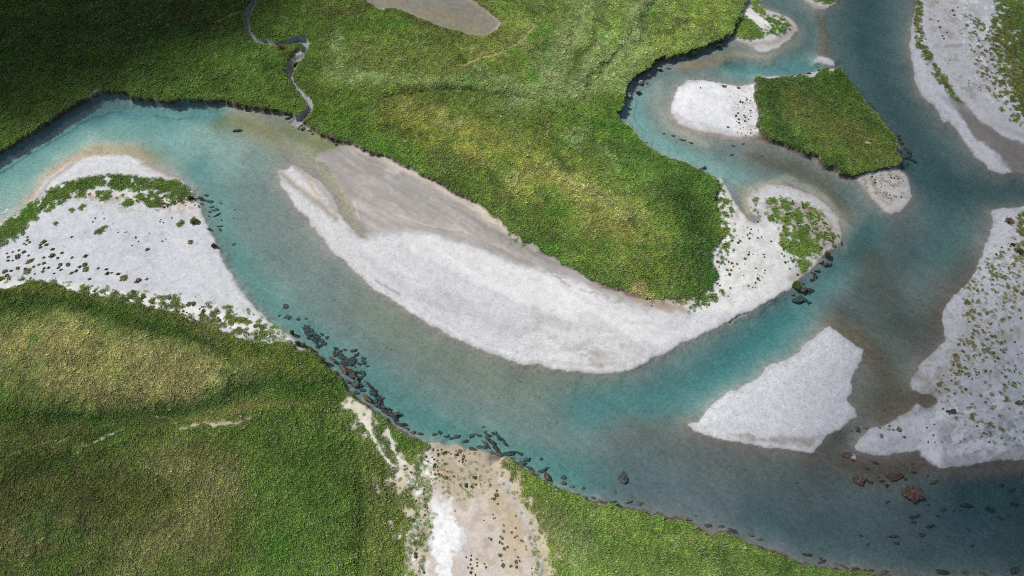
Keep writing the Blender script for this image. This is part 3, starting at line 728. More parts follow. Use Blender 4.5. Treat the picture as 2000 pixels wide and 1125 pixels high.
def ground_material():
    m, nt = mat('river_ground'); L = nt.links.new
    geo = N(nt, 'ShaderNodeNewGeometry'); P = geo.outputs['Position']
    col = N(nt, 'ShaderNodeAttribute', attribute_name='col').outputs['Color']
    gr = N(nt, 'ShaderNodeAttribute', attribute_name='grain').outputs['Fac']
    wt = N(nt, 'ShaderNodeAttribute', attribute_name='wet').outputs['Fac']
    def noise(sc, det=3, ro=.6):
        n = N(nt, 'ShaderNodeTexNoise', Scale=sc, Detail=det, Roughness=ro); L(P, n.inputs['Vector']); return n.outputs[0]
    v = N(nt, 'ShaderNodeTexVoronoi', Scale=3.4, Randomness=1.0); L(P, v.inputs['Vector'])
    v2 = N(nt, 'ShaderNodeTexVoronoi', Scale=1.3, Randomness=1.0); L(P, v2.inputs['Vector'])
    vs = N(nt, 'ShaderNodeSeparateColor'); L(v.outputs['Color'], vs.inputs[0])
    peb = ramp(nt, vs.outputs[0], [(0, .66), (.12, .88), (.5, 1.0), (.85, 1.06), (1, 1.2)])
    fine = ramp(nt, noise(4.5, 4, .75), [(.25, .82), (.5, 1.0), (.75, 1.13)])
    gv = mixc(nt, 1.0, peb, fine, 'MULTIPLY')
    gm = mixc(nt, gr, (1, 1, 1), gv)
    soft = ramp(nt, noise(.9, 5, .65), [(.25, .86), (.5, 1.0), (.75, 1.1)])
    c = mixc(nt, 1.0, col, gm, 'MULTIPLY'); c = mixc(nt, 1.0, c, soft, 'MULTIPLY')
    # stray darker stones
    ds = math_(nt, 'LESS_THAN', v2.outputs['Distance'], .10)
    vs2 = N(nt, 'ShaderNodeSeparateColor'); L(v2.outputs['Color'], vs2.inputs[0])
    ds = math_(nt, 'MULTIPLY', ds, math_(nt, 'GREATER_THAN', vs2.outputs[1], .72))
    ds = math_(nt, 'MULTIPLY', ds, math_(nt, 'MULTIPLY', gr, .7))
    c = mixc(nt, ds, c, (.10, .09, .075))
    c = mixc(nt, math_(nt, 'MULTIPLY', wt, .18), c, (.12, .11, .10))
    b = N(nt, 'ShaderNodeBsdfPrincipled'); L(c, b.inputs['Base Color'])
    rr = mixc(nt, wt, (.95, .95, .95), (.5, .5, .5)); L(rr, b.inputs['Roughness'])
    b.inputs['Specular IOR Level'].default_value = .25
    hb = math_(nt, 'ADD', math_(nt, 'MULTIPLY', noise(5, 4, .7), .9), math_(nt, 'MULTIPLY', noise(1.1, 4, .6), .8))
    bm = N(nt, 'ShaderNodeBump', Strength=.55, Distance=.16); L(hb, bm.inputs['Height'])
    sb_ = mixc(nt, gr, (.25, .25, .25), (.36, .36, .36)); L(sb_, bm.inputs['Strength'])
    L(bm.outputs[0], b.inputs['Normal'])
    o = N(nt, 'ShaderNodeOutputMaterial'); L(b.outputs[0], o.inputs[0]); return m

RIFFLES = [(870,795,5), (935,835,5), (985,865,4), (780,790,3), (1612,655,5), (1640,690,4), (1660,620,5), (1215,800,4), (1090,840,5), (1580,590,3)]
def water_material(name, sigma, rough=.10, bump=.10, scale=1.0):
    m, nt = mat(name); L = nt.links.new
    geo = N(nt, 'ShaderNodeNewGeometry')
    mp = N(nt, 'ShaderNodeMapping'); mp.inputs['Rotation'].default_value = (0, 0, math.radians(38)); mp.inputs['Scale'].default_value = (1.0 * scale, 1.7 * scale, 1)
    L(geo.outputs['Position'], mp.inputs['Vector'])
    n1 = N(nt, 'ShaderNodeTexNoise', Scale=1.1, Detail=4.0, Roughness=.62); L(mp.outputs[0], n1.inputs['Vector'])
    n2 = N(nt, 'ShaderNodeTexNoise', Scale=.25, Detail=2.0, Roughness=.5); L(mp.outputs[0], n2.inputs['Vector'])
    h = math_(nt, 'ADD', n1.outputs[0], math_(nt, 'MULTIPLY', n2.outputs[0], .8))
    bm = N(nt, 'ShaderNodeBump', Strength=bump, Distance=.22); L(h, bm.inputs['Height'])
    acc = None
    for px_, py_, rd in RIFFLES:
        x_, y_ = W(px_, py_); vm = N(nt, 'ShaderNodeVectorMath', operation='DISTANCE'); L(geo.outputs['Position'], vm.inputs[0]); vm.inputs[1].default_value = (float(x_), float(y_), 0)
        mr = N(nt, 'ShaderNodeMapRange'); L(vm.outputs['Value'], mr.inputs[0]); mr.inputs[1].default_value = rd; mr.inputs[2].default_value = 0.0; mr.interpolation_type = 'SMOOTHSTEP'
        acc = mr.outputs[0] if acc is None else math_(nt, 'MAXIMUM', acc, mr.outputs[0])
    L(math_(nt, 'ADD', math_(nt, 'MULTIPLY', acc, .30), bump), bm.inputs['Strength'])
    fr = N(nt, 'ShaderNodeFresnel', IOR=1.33); L(bm.outputs[0], fr.inputs['Normal'])
    gl_ = N(nt, 'ShaderNodeBsdfGlossy', Roughness=rough); L(bm.outputs[0], gl_.inputs['Normal'])
    # ripple light painted in: wave noise tints the transparency darker and lighter
    rp = ramp(nt, n1.outputs[0], [(.25, .84), (.5, .95), (.72, 1.0)])
    tr = N(nt, 'ShaderNodeBsdfTransparent'); L(rp, tr.inputs['Color'])
    mx = N(nt, 'ShaderNodeMixShader'); L(math_(nt, 'MULTIPLY', fr.outputs[0], math_(nt, 'SUBTRACT', 1.0, geo.outputs['Backfacing'])), mx.inputs[0]); L(tr.outputs[0], mx.inputs[1]); L(gl_.outputs[0], mx.inputs[2])
    va = N(nt, 'ShaderNodeVolumeAbsorption'); dn = max(sigma) * 1.02
    va.inputs['Density'].default_value = dn; va.inputs['Color'].default_value = (*[1 - s / dn for s in sigma], 1)
    o = N(nt, 'ShaderNodeOutputMaterial'); L(mx.outputs[0], o.inputs['Surface']); L(va.outputs[0], o.inputs['Volume']); return m

def rock_material(name, a, b, c, sc=1.6, rough=.85, moss=None):
    m, nt = mat(name); L = nt.links.new
    tc = N(nt, 'ShaderNodeTexCoord'); oi = N(nt, 'ShaderNodeObjectInfo'); geo = N(nt, 'ShaderNodeNewGeometry')
    n = N(nt, 'ShaderNodeTexNoise', Scale=sc, Detail=6.0, Roughness=.7); L(geo.outputs['Position'], n.inputs['Vector'])
    col = ramp(nt, n.outputs[0], [(.28, a), (.5, b), (.72, c)])
    br = math_(nt, 'ADD', math_(nt, 'MULTIPLY', oi.outputs['Random'], .5), .75)
    hs = N(nt, 'ShaderNodeHueSaturation'); L(col, hs.inputs['Color']); L(br, hs.inputs['Value'])
    cc = hs.outputs[0]
    if moss is not None:
        sp = N(nt, 'ShaderNodeSeparateXYZ'); L(geo.outputs['Normal'], sp.inputs[0])
        n3 = N(nt, 'ShaderNodeTexNoise', Scale=2.2, Detail=4.0); L(geo.outputs['Position'], n3.inputs['Vector'])
        f = math_(nt, 'MULTIPLY', math_(nt, 'GREATER_THAN', sp.outputs[2], .35), math_(nt, 'GREATER_THAN', n3.outputs[0], .5))
        cc = mixc(nt, f, cc, moss)
    p = N(nt, 'ShaderNodeBsdfPrincipled'); L(cc, p.inputs['Base Color']); p.inputs['Roughness'].default_value = rough
    bm = N(nt, 'ShaderNodeBump', Strength=.6, Distance=.12); L(n.outputs[0], bm.inputs['Height']); L(bm.outputs[0], p.inputs['Normal'])
    o = N(nt, 'ShaderNodeOutputMaterial'); L(p.outputs[0], o.inputs[0]); return m

def leaf_material(name, c=None, attr=None, var=.5):
    m, nt = mat(name); L = nt.links.new
    oi = N(nt, 'ShaderNodeObjectInfo'); geo = N(nt, 'ShaderNodeNewGeometry')
    if attr:
        a = N(nt, 'ShaderNodeAttribute', attribute_name=attr); a.attribute_type = 'INSTANCER'; col = a.outputs['Color']
    else:
        rgb = N(nt, 'ShaderNodeRGB'); rgb.outputs[0].default_value = (*c, 1); col = rgb.outputs[0]
    va = N(nt, 'ShaderNodeAttribute', attribute_name='vary').outputs['Fac']      # per blade 0..1
    v1 = math_(nt, 'ADD', math_(nt, 'MULTIPLY', va, .9), .60)
    v2 = math_(nt, 'ADD', math_(nt, 'MULTIPLY', oi.outputs['Random'], var), 1 - var / 2)
    v = math_(nt, 'MULTIPLY', v1, v2)
    hs = N(nt, 'ShaderNodeHueSaturation'); L(col, hs.inputs['Color']); L(v, hs.inputs['Value'])
    straw = mixc(nt, math_(nt, 'MULTIPLY', math_(nt, 'GREATER_THAN', va, .80), .6), hs.outputs[0], (.50, .46, .27))
    d = N(nt, 'ShaderNodeBsdfDiffuse'); L(straw, d.inputs[0])
    t_ = N(nt, 'ShaderNodeBsdfTranslucent'); L(straw, t_.inputs[0])
    g_ = N(nt, 'ShaderNodeBsdfGlossy', Roughness=.5); g_.inputs['Color'].default_value = (.8, .85, .7, 1)
    mx = N(nt, 'ShaderNodeMixShader'); mx.inputs[0].default_value = .35; L(d.outputs[0], mx.inputs[1]); L(t_.outputs[0], mx.inputs[2])
    m2 = N(nt, 'ShaderNodeMixShader'); m2.inputs[0].default_value = .035; L(mx.outputs[0], m2.inputs[1]); L(g_.outputs[0], m2.inputs[2])
    o = N(nt, 'ShaderNodeOutputMaterial'); L(m2.outputs[0], o.inputs[0]); return m

M_GROUND = ground_material()
M_RIVER = water_material('river_water', (.42, .145, .118))
M_POND = water_material('pond_water', (.9, .8, .9), .12, .12)
M_ROCK = rock_material('grey_brown_rock', (.05, .042, .034), (.15, .12, .095), (.30, .25, .20))
M_DARK = rock_material('dark_wet_rock', (.030, .027, .023), (.075, .062, .050), (.17, .125, .09))
M_SUBM = rock_material('muted_dark_rock', (.045, .042, .036), (.085, .078, .066), (.15, .13, .105))  # paler, duller copy of the dark rock for stones under water
M_RUST = rock_material('red_brown_rock', (.03, .02, .016), (.085, .055, .042), (.25, .17, .12), 2.4)
M_PALE = rock_material('pale_rock', (.12, .10, .08), (.30, .25, .21), (.5, .45, .4))
M_SOIL = rock_material('peaty_soil', (.02, .016, .012), (.06, .047, .035), (.15, .12, .09), 2.5, .95)
M_GREEN = leaf_material('green_leaf', (.17, .27, .05))
M_OLIVE = leaf_material('olive_leaf', (.28, .28, .12))
M_BROWN = leaf_material('brown_leaf', (.24, .19, .12))
M_DKGRN = leaf_material('dark_green_leaf', (.10, .13, .045))
M_RED = leaf_material('red_brown_twig', (.26, .11, .09))
M_GRASS = leaf_material('meadow_blades', attr='tint', var=.65)

# ------------------------------------------------------------------ ground mesh
def tag(o, label, cat=None, group=None, kind=None):
    o['label'] = label
    if cat: o['category'] = cat
    if group: o['group'] = group
    if kind: o['kind'] = kind
    return o
def np_mesh(name, V, F, k=4):
    me = bpy.data.meshes.new(name)
    me.vertices.add(len(V)); me.vertices.foreach_set('co', np.ascontiguousarray(V, np.float32).ravel())
    me.loops.add(F.size); me.loops.foreach_set('vertex_index', np.ascontiguousarray(F, np.int32).ravel())
    me.polygons.add(len(F)); me.polygons.foreach_set('loop_start', np.arange(0, F.size, k, dtype=np.int32))
    me.update(calc_edges=True); me.validate(); return me
i = np.arange(NX - 1); j = np.arange(NY - 1); I, J = np.meshgrid(i, j); a0 = (J * NX + I).ravel()
F = np.stack([a0, a0 + 1, a0 + 1 + NX, a0 + NX], 1)
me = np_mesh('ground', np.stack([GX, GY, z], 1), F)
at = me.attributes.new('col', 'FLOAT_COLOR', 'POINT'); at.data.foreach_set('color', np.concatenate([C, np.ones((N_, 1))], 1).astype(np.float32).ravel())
at = me.attributes.new('grain', 'FLOAT', 'POINT'); at.data.foreach_set('value', grain.astype(np.float32))
at = me.attributes.new('wet', 'FLOAT', 'POINT'); at.data.foreach_set('value', wet.astype(np.float32))
me.polygons.foreach_set('use_smooth', np.ones(len(F), bool))
me.materials.append(M_GROUND)
ground = bpy.data.objects.new('ground', me); COL.objects.link(ground)
tag(ground, 'gravel bars, damp silt, river bed and the meadow soil in one sheet', kind='structure')

def sample(F_, x, y):
    ix = np.clip(np.searchsorted(AX, x) - 1, 0, NX - 2); iy = np.clip(np.searchsorted(AY, y) - 1, 0, NY - 2)
    fx = (x - AX[ix]) / (AX[ix + 1] - AX[ix]); fy = (y - AY[iy]) / (AY[iy + 1] - AY[iy])
    k = iy * NX + ix
    if F_.ndim == 2: fx = fx[:, None]; fy = fy[:, None]
    return (F_[k] * (1 - fx) + F_[k + 1] * fx) * (1 - fy) + (F_[k + NX] * (1 - fx) + F_[k + NX + 1] * fx) * fy
def gz(x, y): return float(sample(z, np.array([x]), np.array([y]))[0])

# ------------------------------------------------------------------ water
def box_mesh(name, outline, z0, z1, m):
    bm = bmesh.new()
    b = [bm.verts.new((x, y, z0)) for x, y in outline]; t_ = [bm.verts.new((x, y, z1)) for x, y in outline]
    bm.faces.new(t_); bm.faces.new(b[::-1]); n = len(b)
    for k in range(n): bm.faces.new((b[k], b[(k + 1) % n], t_[(k + 1) % n], t_[k]))
    bmesh.ops.recalc_face_normals(bm, faces=bm.faces)
    me = bpy.data.meshes.new(name); bm.to_mesh(me); bm.free(); me.materials.append(m)
    o = bpy.data.objects.new(name, me); COL.objects.link(o); return o
R_ = 1400
riv = box_mesh('river_water', [(-R_, -R_), (R_, -R_), (R_, R_), (-R_, R_)], -6, 0, M_RIVER)
tag(riv, 'clear turquoise glacial river water with fine ripples', kind='structure')
pp = WP(POND, 1.3); cpt = pp.mean(0); pp = cpt + (pp - cpt) * 1.06
pw = box_mesh('pond_water', [tuple(p) for p in pp], .6, POND_Z, M_POND)
tag(pw, 'shallow brown pool lying in the meadow', kind='structure')

# ------------------------------------------------------------------ grass (uncountable: one object of stuff per kind)
def tuft_mesh(name, nb, rad, h, seed, wind=.5, width=.05, spread=.6):
    r = random.Random(seed); V = []; Fq = []; va = []
    for k in range(nb):
        a = r.uniform(0, 2 * math.pi); d = rad * math.sqrt(r.random())
        bx, by = d * math.cos(a), d * math.sin(a)
        hh = h * r.uniform(.55, 1.1) * (1 - .45 * (d / rad) ** 2)
        lx = math.cos(a) * spread * hh * r.uniform(.3, 1) + wind * hh * .8 + r.uniform(-.15, .15) * hh
        ly = math.sin(a) * spread * hh * r.uniform(.3, 1) - wind * hh * .8 + r.uniform(-.15, .15) * hh
        w = width * r.uniform(.7, 1.3); t_ = r.uniform(0, math.pi)
        ux, uy = math.cos(t_) * w, math.sin(t_) * w
        n = len(V); v = r.random()
        V += [(bx - ux, by - uy, -.04), (bx + ux, by + uy, -.04),
              (bx + lx * .45 + ux * .8, by + ly * .45 + uy * .8, hh * .7), (bx + lx * .45 - ux * .8, by + ly * .45 - uy * .8, hh * .7),
              (bx + lx, by + ly, hh * .93)]
        Fq += [(n, n + 1, n + 2), (n, n + 2, n + 3), (n + 3, n + 2, n + 4)]; va += [v] * 5
    me = np_mesh(name, np.array(V), np.array(Fq), 3)
    at = me.attributes.new('vary', 'FLOAT', 'POINT'); at.data.foreach_set('value', np.array(va, np.float32)); return me
rs = np.random.RandomState(3)
protoc = bpy.data.collections.new('grass_tuft_shapes')
for k in range(6):
    m_ = tuft_mesh('tuft', 25, .31, .33, 100 + k, .85, .034, .36)
    m_.materials.append(M_GRASS); o = bpy.data.objects.new('grass_tuft', m_); protoc.objects.link(o)

def scatter_points(step, x0=-146, x1=146, y0=-80, y1=92):
    gx, gy = np.meshgrid(np.arange(x0, x1, step), np.arange(y0, y1, step))
    gx = gx.ravel() + rs.uniform(-.5, .5, gx.size) * step; gy = gy.ravel() + rs.uniform(-.5, .5, gy.size) * step
    # keep what the frame (with a margin) can see
    dy = gy - CAM_Y; dep = dy * CP + CAM_H * SP
    px = gx / dep * FPX; py = (dy * SP - CAM_H * CP) / dep * FPX
    k = (np.abs(px) < 1230) & (py < 690) & (py > -900); return gx[k], gy[k]
def grass_object(name, step, thr_fn, size_fn, label, lift=0.0, yaw=.45, pale=0.0):
    gx, gy = scatter_points(step)
    cv = sample(cover, gx, gy); k = rs.rand(len(gx)) < thr_fn(cv, gx, gy); gx, gy = gx[k], gy[k]; cv = cv[k]
    zz = sample(z, gx, gy); k = zz > .02; gx, gy, zz, cv = gx[k], gy[k], zz[k], cv[k]
    tint = np.clip(sample(T, gx, gy) * 2.8, 0, 1); tint = tint * (1 - pale) + (tint.mean(1)[:, None] * np.array([1.25, 1.35, .85]) + .06) * pale; sc = size_fn(cv, gx, gy)
    me = bpy.data.meshes.new(name); me.vertices.add(len(gx))
    me.vertices.foreach_set('co', np.stack([gx, gy, zz + lift], 1).astype(np.float32).ravel())
    at = me.attributes.new('tint', 'FLOAT_COLOR', 'POINT'); at.data.foreach_set('color', np.concatenate([tint, np.ones((len(gx), 1))], 1).astype(np.float32).ravel())
    at = me.attributes.new('size', 'FLOAT', 'POINT'); at.data.foreach_set('value', sc.astype(np.float32))
    at = me.attributes.new('yaw', 'FLOAT', 'POINT'); at.data.foreach_set('value', (rs.randn(len(gx)) * yaw).astype(np.float32))
    o = bpy.data.objects.new(name, me); COL.objects.link(o)
    ng = bpy.data.node_groups.new(name + '_tufts', 'GeometryNodeTree')
    ng.interface.new_socket('Geometry', in_out='INPUT', socket_type='NodeSocketGeometry')
    ng.interface.new_socket('Geometry', in_out='OUTPUT', socket_type='NodeSocketGeometry')
    n = ng.nodes; L = ng.links.new
    gi = n.new('NodeGroupInput'); go = n.new('NodeGroupOutput')
    mp = n.new('GeometryNodeMeshToPoints'); ci = n.new('GeometryNodeCollectionInfo'); ip = n.new('GeometryNodeInstanceOnPoints')
    ci.inputs['Collection'].default_value = protoc; ci.inputs['Separate Children'].default_value = True; ci.inputs['Reset Children'].default_value = True
    ip.inputs['Pick Instance'].default_value = True
    s_ = n.new('GeometryNodeInputNamedAttribute'); s_.data_type = 'FLOAT'; s_.inputs['Name'].default_value = 'size'
    y_ = n.new('GeometryNodeInputNamedAttribute'); y_.data_type = 'FLOAT'; y_.inputs['Name'].default_value = 'yaw'
    cx = n.new('ShaderNodeCombineXYZ')
    L(gi.outputs[0], mp.inputs[0]); L(mp.outputs[0], ip.inputs['Points']); L(ci.outputs[0], ip.inputs['Instance'])
    L(y_.outputs[0], cx.inputs[2]); L(cx.outputs[0], ip.inputs['Rotation']); L(s_.outputs[0], ip.inputs['Scale'])
    L(ip.outputs[0], go.inputs[0])
    md = o.modifiers.new('tufts', 'NODES'); md.node_group = ng
    me.materials.append(M_GRASS)
    tag(o, label, kind='stuff'); print(name, len(gx)); return o
hum = fbm(GX, GY, 1.1, 211, 3, .6)
grass_object('meadow_grass', .31, lambda c, x, y: np.clip(c * 1.05, 0, 1),
             lambda c, x, y: (.75 + .5 * rs.rand(len(x))) * (1 + .25 * sample(hum, x, y)) * (.7 + .3 * c),
             'matted green and yellowed meadow grass with all the turf patches on the bars')
patchy = sstep(-.1, .6, fbm(GX, GY, 7, 221, 4, .6))
grass_object('tussock_grass', 1.05, lambda c, x, y: np.clip((c - .6) * 1.6, 0, 1) * (.12 + .75 * sample(patchy, x, y)),
             lambda c, x, y: 1.25 + .7 * rs.rand(len(x)), 'coarser paler tussocks standing out of the meadow grass', 0, .4, .5)

# ------------------------------------------------------------------ things
def rock_mesh(name, seed, m, flat=.6, rough=.28, sub=3, long=1.0):
    r = random.Random(seed); bm = bmesh.new(); bmesh.ops.create_icosphere(bm, subdivisions=sub, radius=1)
    from mathutils import noise as mn
    off = Vector((r.uniform(-50, 50), r.uniform(-50, 50), r.uniform(-50, 50)))
    planes = [(Vector((r.gauss(0, 1), r.gauss(0, 1), r.gauss(.3, .8))).normalized(), r.uniform(.55, .85)) for _ in range(7)]
    for v in bm.verts:
        p = v.co.copy()
        for n_, d_ in planes:
            e = p.dot(n_) - d_
            if e > 0: p -= n_ * e * .85
        p *= 1 + rough * mn.noise(p * 1.3 + off) + rough * .5 * mn.noise(p * 3.4 + off)
        v.co = Vector((p.x * long, p.y, p.z * flat))
    for f in bm.faces: f.smooth = False
    me = bpy.data.meshes.new(name); bm.to_mesh(me); bm.free(); me.materials.append(m); return me
def dome_leaves(name, seed, m, n, rad, h, lw=.09, ll=.22, oval=1.0, lobes=3):
    """a low cushion of many small leaves, uneven in outline"""
    r = random.Random(seed); V = []; Fq = []; va = []
    ph = [r.uniform(0, 6.28) for _ in range(4)]
    for k in range(n):
        a = r.uniform(0, 6.283); u = math.sqrt(r.random())
        R = rad * (1 + .22 * math.sin(lobes * a + ph[0]) + .14 * math.sin((lobes + 2) * a + ph[1]))
        x, y = u * R * math.cos(a) * oval, u * R * math.sin(a)
        zt = h * (1 - u ** 2.4) * (1 + .25 * math.sin(3 * x / rad + ph[2]) * math.cos(3 * y / rad + ph[3])) * r.uniform(.55, 1.05)
        d = Vector((math.cos(a) * (u + .15) + r.gauss(0, .35), math.sin(a) * (u + .15) + r.gauss(0, .35), .55 + r.uniform(-.2, .7))).normalized()
        s = d.cross(Vector((r.gauss(0, 1), r.gauss(0, 1), r.gauss(0, 1)))).normalized() * lw * r.uniform(.6, 1.2)
        p = Vector((x, y, zt)); q = d * ll * r.uniform(.6, 1.2); b = len(V)
        V += [tuple(p - s * .5), tuple(p + s * .5), tuple(p + q * .6 + s * .6), tuple(p + q), tuple(p + q * .6 - s * .6)]
        Fq += [(b, b + 1, b + 2), (b, b + 2, b + 4), (b + 4, b + 2, b + 3)]; va += [r.random()] * 5
    # a dark inner mound so the ground does not show through
    bm = bmesh.new(); bmesh.ops.create_icosphere(bm, subdivisions=2, radius=1)
    bm.verts.ensure_lookup_table(); b = len(V)
    for v in bm.verts:
        a = math.atan2(v.co.y, v.co.x); R = rad * .9 * (1 + .22 * math.sin(lobes * a + ph[0]) + .14 * math.sin((lobes + 2) * a + ph[1]))
        V.append((v.co.x * R * oval, v.co.y * R, max(v.co.z, -.3) * h * .8)); va.append(.15)
    bm.verts.index_update(); Fq += [tuple(b + v.index for v in f.verts) for f in bm.faces]; bm.free()
    me = np_mesh(name, np.array(V), np.array(Fq), 3)
    at = me.attributes.new('vary', 'FLOAT', 'POINT'); at.data.foreach_set('value', np.array(va, np.float32))
    me.materials.append(m); return me
rr_ = random.Random(5)
def put(name, me, px, py, sx, label, cat, group=None, sy=None, sz=None, rz=None, sink=.15, parent=None, zl=None):
    """sx, sy: half sizes in metres"""
    x, y = W(px, py, max(zl or 0, 0)); x, y = float(x), float(y); zz = gz(x, y) if zl is None else zl
    x, y = W(px, py, min(max(zz, 0), 2)); x, y = float(x), float(y); zz = gz(x, y) if zl is None else zl
    o = bpy.data.objects.new(name, me); COL.objects.link(o)
    sy = sx if sy is None else sy; sz = (sx + sy) / 2 if sz is None else sz
    o.location = (x, y, zz - sink * sz); o.scale = (sx, sy, sz); o.rotation_euler = (0, 0, rr_.uniform(0, 6.28) if rz is None else rz)
    if label: tag(o, label, cat, group)
    return o
# clouds above and behind the camera: they shade the upper left and the right of the valley
def cloud(px, py, ax, ay, thick, rot, dens, label, height=420.0, seed=0):
    x, y = W(px, py); k = height / SDIR.z; cx, cy = float(x) + SDIR.x * k, float(y) + SDIR.y * k
    n = 56; u = np.linspace(-1, 1, n); uu, vv = np.meshgrid(u, u); uu = uu.ravel(); vv = vv.ravel()
    # square to disc
    dx = uu * np.sqrt(1 - vv ** 2 / 2); dy = vv * np.sqrt(1 - uu ** 2 / 2); r2 = np.clip(dx * dx + dy * dy, 0, 1)
    c, s = math.cos(rot), math.sin(rot); lx, ly = dx * ax, dy * ay
    x_ = cx + lx * c - ly * s; y_ = cy + lx * s + ly * c
    h = thick * (1 - r2) ** 1.4 * (1 + .45 * fbm(x_, y_, 45, 301 + seed, 4, .55))
    h = np.maximum(h, 0) + .05 * (r2 < .999)
    V = np.concatenate([np.stack([x_, y_, height + h], 1), np.stack([x_, y_, height - h * .35], 1)])
    i, j = np.meshgrid(np.arange(n - 1), np.arange(n - 1)); a = (j * n + i).ravel()
    top_ = np.stack([a, a + 1, a + 1 + n, a + n], 1); bot = top_[:, ::-1] + n * n
    b = list(range(n)) + [k * n + n - 1 for k in range(1, n)] + [n * (n - 1) + k for k in range(n - 2, -1, -1)] + [k * n for k in range(n - 2, 0, -1)]
    side = [(b[k], b[k] + n * n, b[(k + 1) % len(b)] + n * n, b[(k + 1) % len(b)]) for k in range(len(b))]
    me = np_mesh('cloud', V, np.concatenate([top_, bot, np.array(side)]))
    m, nt = mat('cloud_vapour'); v = N(nt, 'ShaderNodeVolumePrincipled'); v.inputs['Density'].default_value = dens; v.inputs['Anisotropy'].default_value = .5
    v.inputs['Color'].default_value = (.97, .97, .98, 1)
    o_ = N(nt, 'ShaderNodeOutputMaterial'); nt.links.new(v.outputs[0], o_.inputs['Volume'])
    me.materials.append(m); o = bpy.data.objects.new('cloud', me); COL.objects.link(o); tag(o, label, kind='structure'); return o
cloud(30, -110, 92, 64, 28, math.radians(8), .22, 'low cloud above the upper left meadow, out of frame', seed=1)
cloud(2060, 400, 74, 150, 22, math.radians(4), .021, 'long thin cloud above the right gravel bars, out of frame', seed=5)
cloud(2180, 1120, 70, 60, 24, 0, .035, 'small cloud above the lower right river, out of frame', seed=9)
cloud(-120, 1150, 60, 40, 20, 0, .02, 'thin cloud above the lower left meadow, out of frame', seed=13)

ROCKS = [rock_mesh('rock', 20 + k, M_ROCK, .6) for k in range(4)]
DARKS = [rock_mesh('rock', 40 + k, M_DARK, .5, .75, 3, 1.0 + .25 * (k % 3)) for k in range(5)]
RUSTS = [rock_mesh('rock', 60 + k, M_RUST, .42, .55, 4) for k in range(4)]
SUBS = [rock_mesh('rock', 45 + k, M_SUBM, .45, .85, 3, 1.0 + .3 * (k % 3)) for k in range(6)]
PALES = [rock_mesh('rock', 80 + k, M_PALE, .5, .4) for k in range(3)]
PX = .1
def rocks(lst, meshes, name, label, cat, group, emerge, kz=.6):
    """emerge: height of the top above the water (m, negative = under water)"""
    for t_ in lst:
        px, py, a = t_[0], t_[1], t_[2] * PX * 1.02; b = (t_[3] * PX) if len(t_) > 3 else a * rr_.uniform(.65, .95)
        x, y = W(px, py); x, y = float(x), float(y); g = gz(x, y)
        h = max(a, b) * kz
        if emerge is not None and emerge < -.2: h = min(h, max(.16, (emerge - g) * .9 + .1))
        zc = max(g + h * .15, emerge - h * .55) if emerge is not None else g + h * .2
        if emerge is not None and emerge < 0: zc = min(g + h * .25, emerge - h * .5) if g < emerge else g
        rz = rr_.uniform(-.5, .5) + (math.radians(t_[4]) if len(t_) > 4 else 0)
        o = bpy.data.objects.new(name, rr_.choice(meshes)); COL.objects.link(o)
        o.location = (x, y, zc); o.scale = (a, b, max(h / .5, .2)); o.rotation_euler = (rr_.uniform(-.15, .15), rr_.uniform(-.15, .15), rz)
        tag(o, label, cat, group)
# ---- rock outcrops that stand out of the water
OUT = [(1784,964,16,13,'largest red-brown rock outcrop breaking the water of the lower right river'),
       (1742,932,9,7,'red-brown rock cluster just above the largest outcrop in the lower right river'),
       (1758,928,6,5,'small red-brown rock touching the right end of the cluster above the largest outcrop'),
       (1680,937,10,8,'ochre brown crescent-shaped rock in shallow water left of the red-brown cluster'),
       (1656,889,9,5,'tan and dark rock beside the tiny patch of white gravel in the water'),
       (648,701,10,5,'red-brown rock ridge at the upper end of the rocky left bank'),
       (671,720,12,6,'broad red-brown rock in the middle of the rocky left bank'),
       (716,777,12,6,'long red-brown rock ledge against the green left bank'),
       (717,794,6,4,'small orange-brown rock tucked under the turf edge below the long ledge'),
       (755,818,10,4,'dark brown flat rock at the downstream end of the rocky left bank'),
       (924,877,10,5,'brown rock in the water right beside the sandy bank point'),
       (1069,931,10,6,'red-brown flat rock at the foot of the lower green bank')]
for k, (px, py, a, b, lb) in enumerate(OUT):
    x, y = W(px, py); q_ = .8 if px < 1100 else 1.1; a *= PX * q_; b *= PX * q_
    o = bpy.data.objects.new('rock_outcrop', RUSTS[k % 4]); COL.objects.link(o)
    o.location = (float(x), float(y), -.12); o.scale = (a, b, max(b, .7) * .8); o.rotation_euler = (0, 0, rr_.uniform(-.4, .1) - (.6 if px < 1100 else 0))
    tag(o, lb, 'rock')
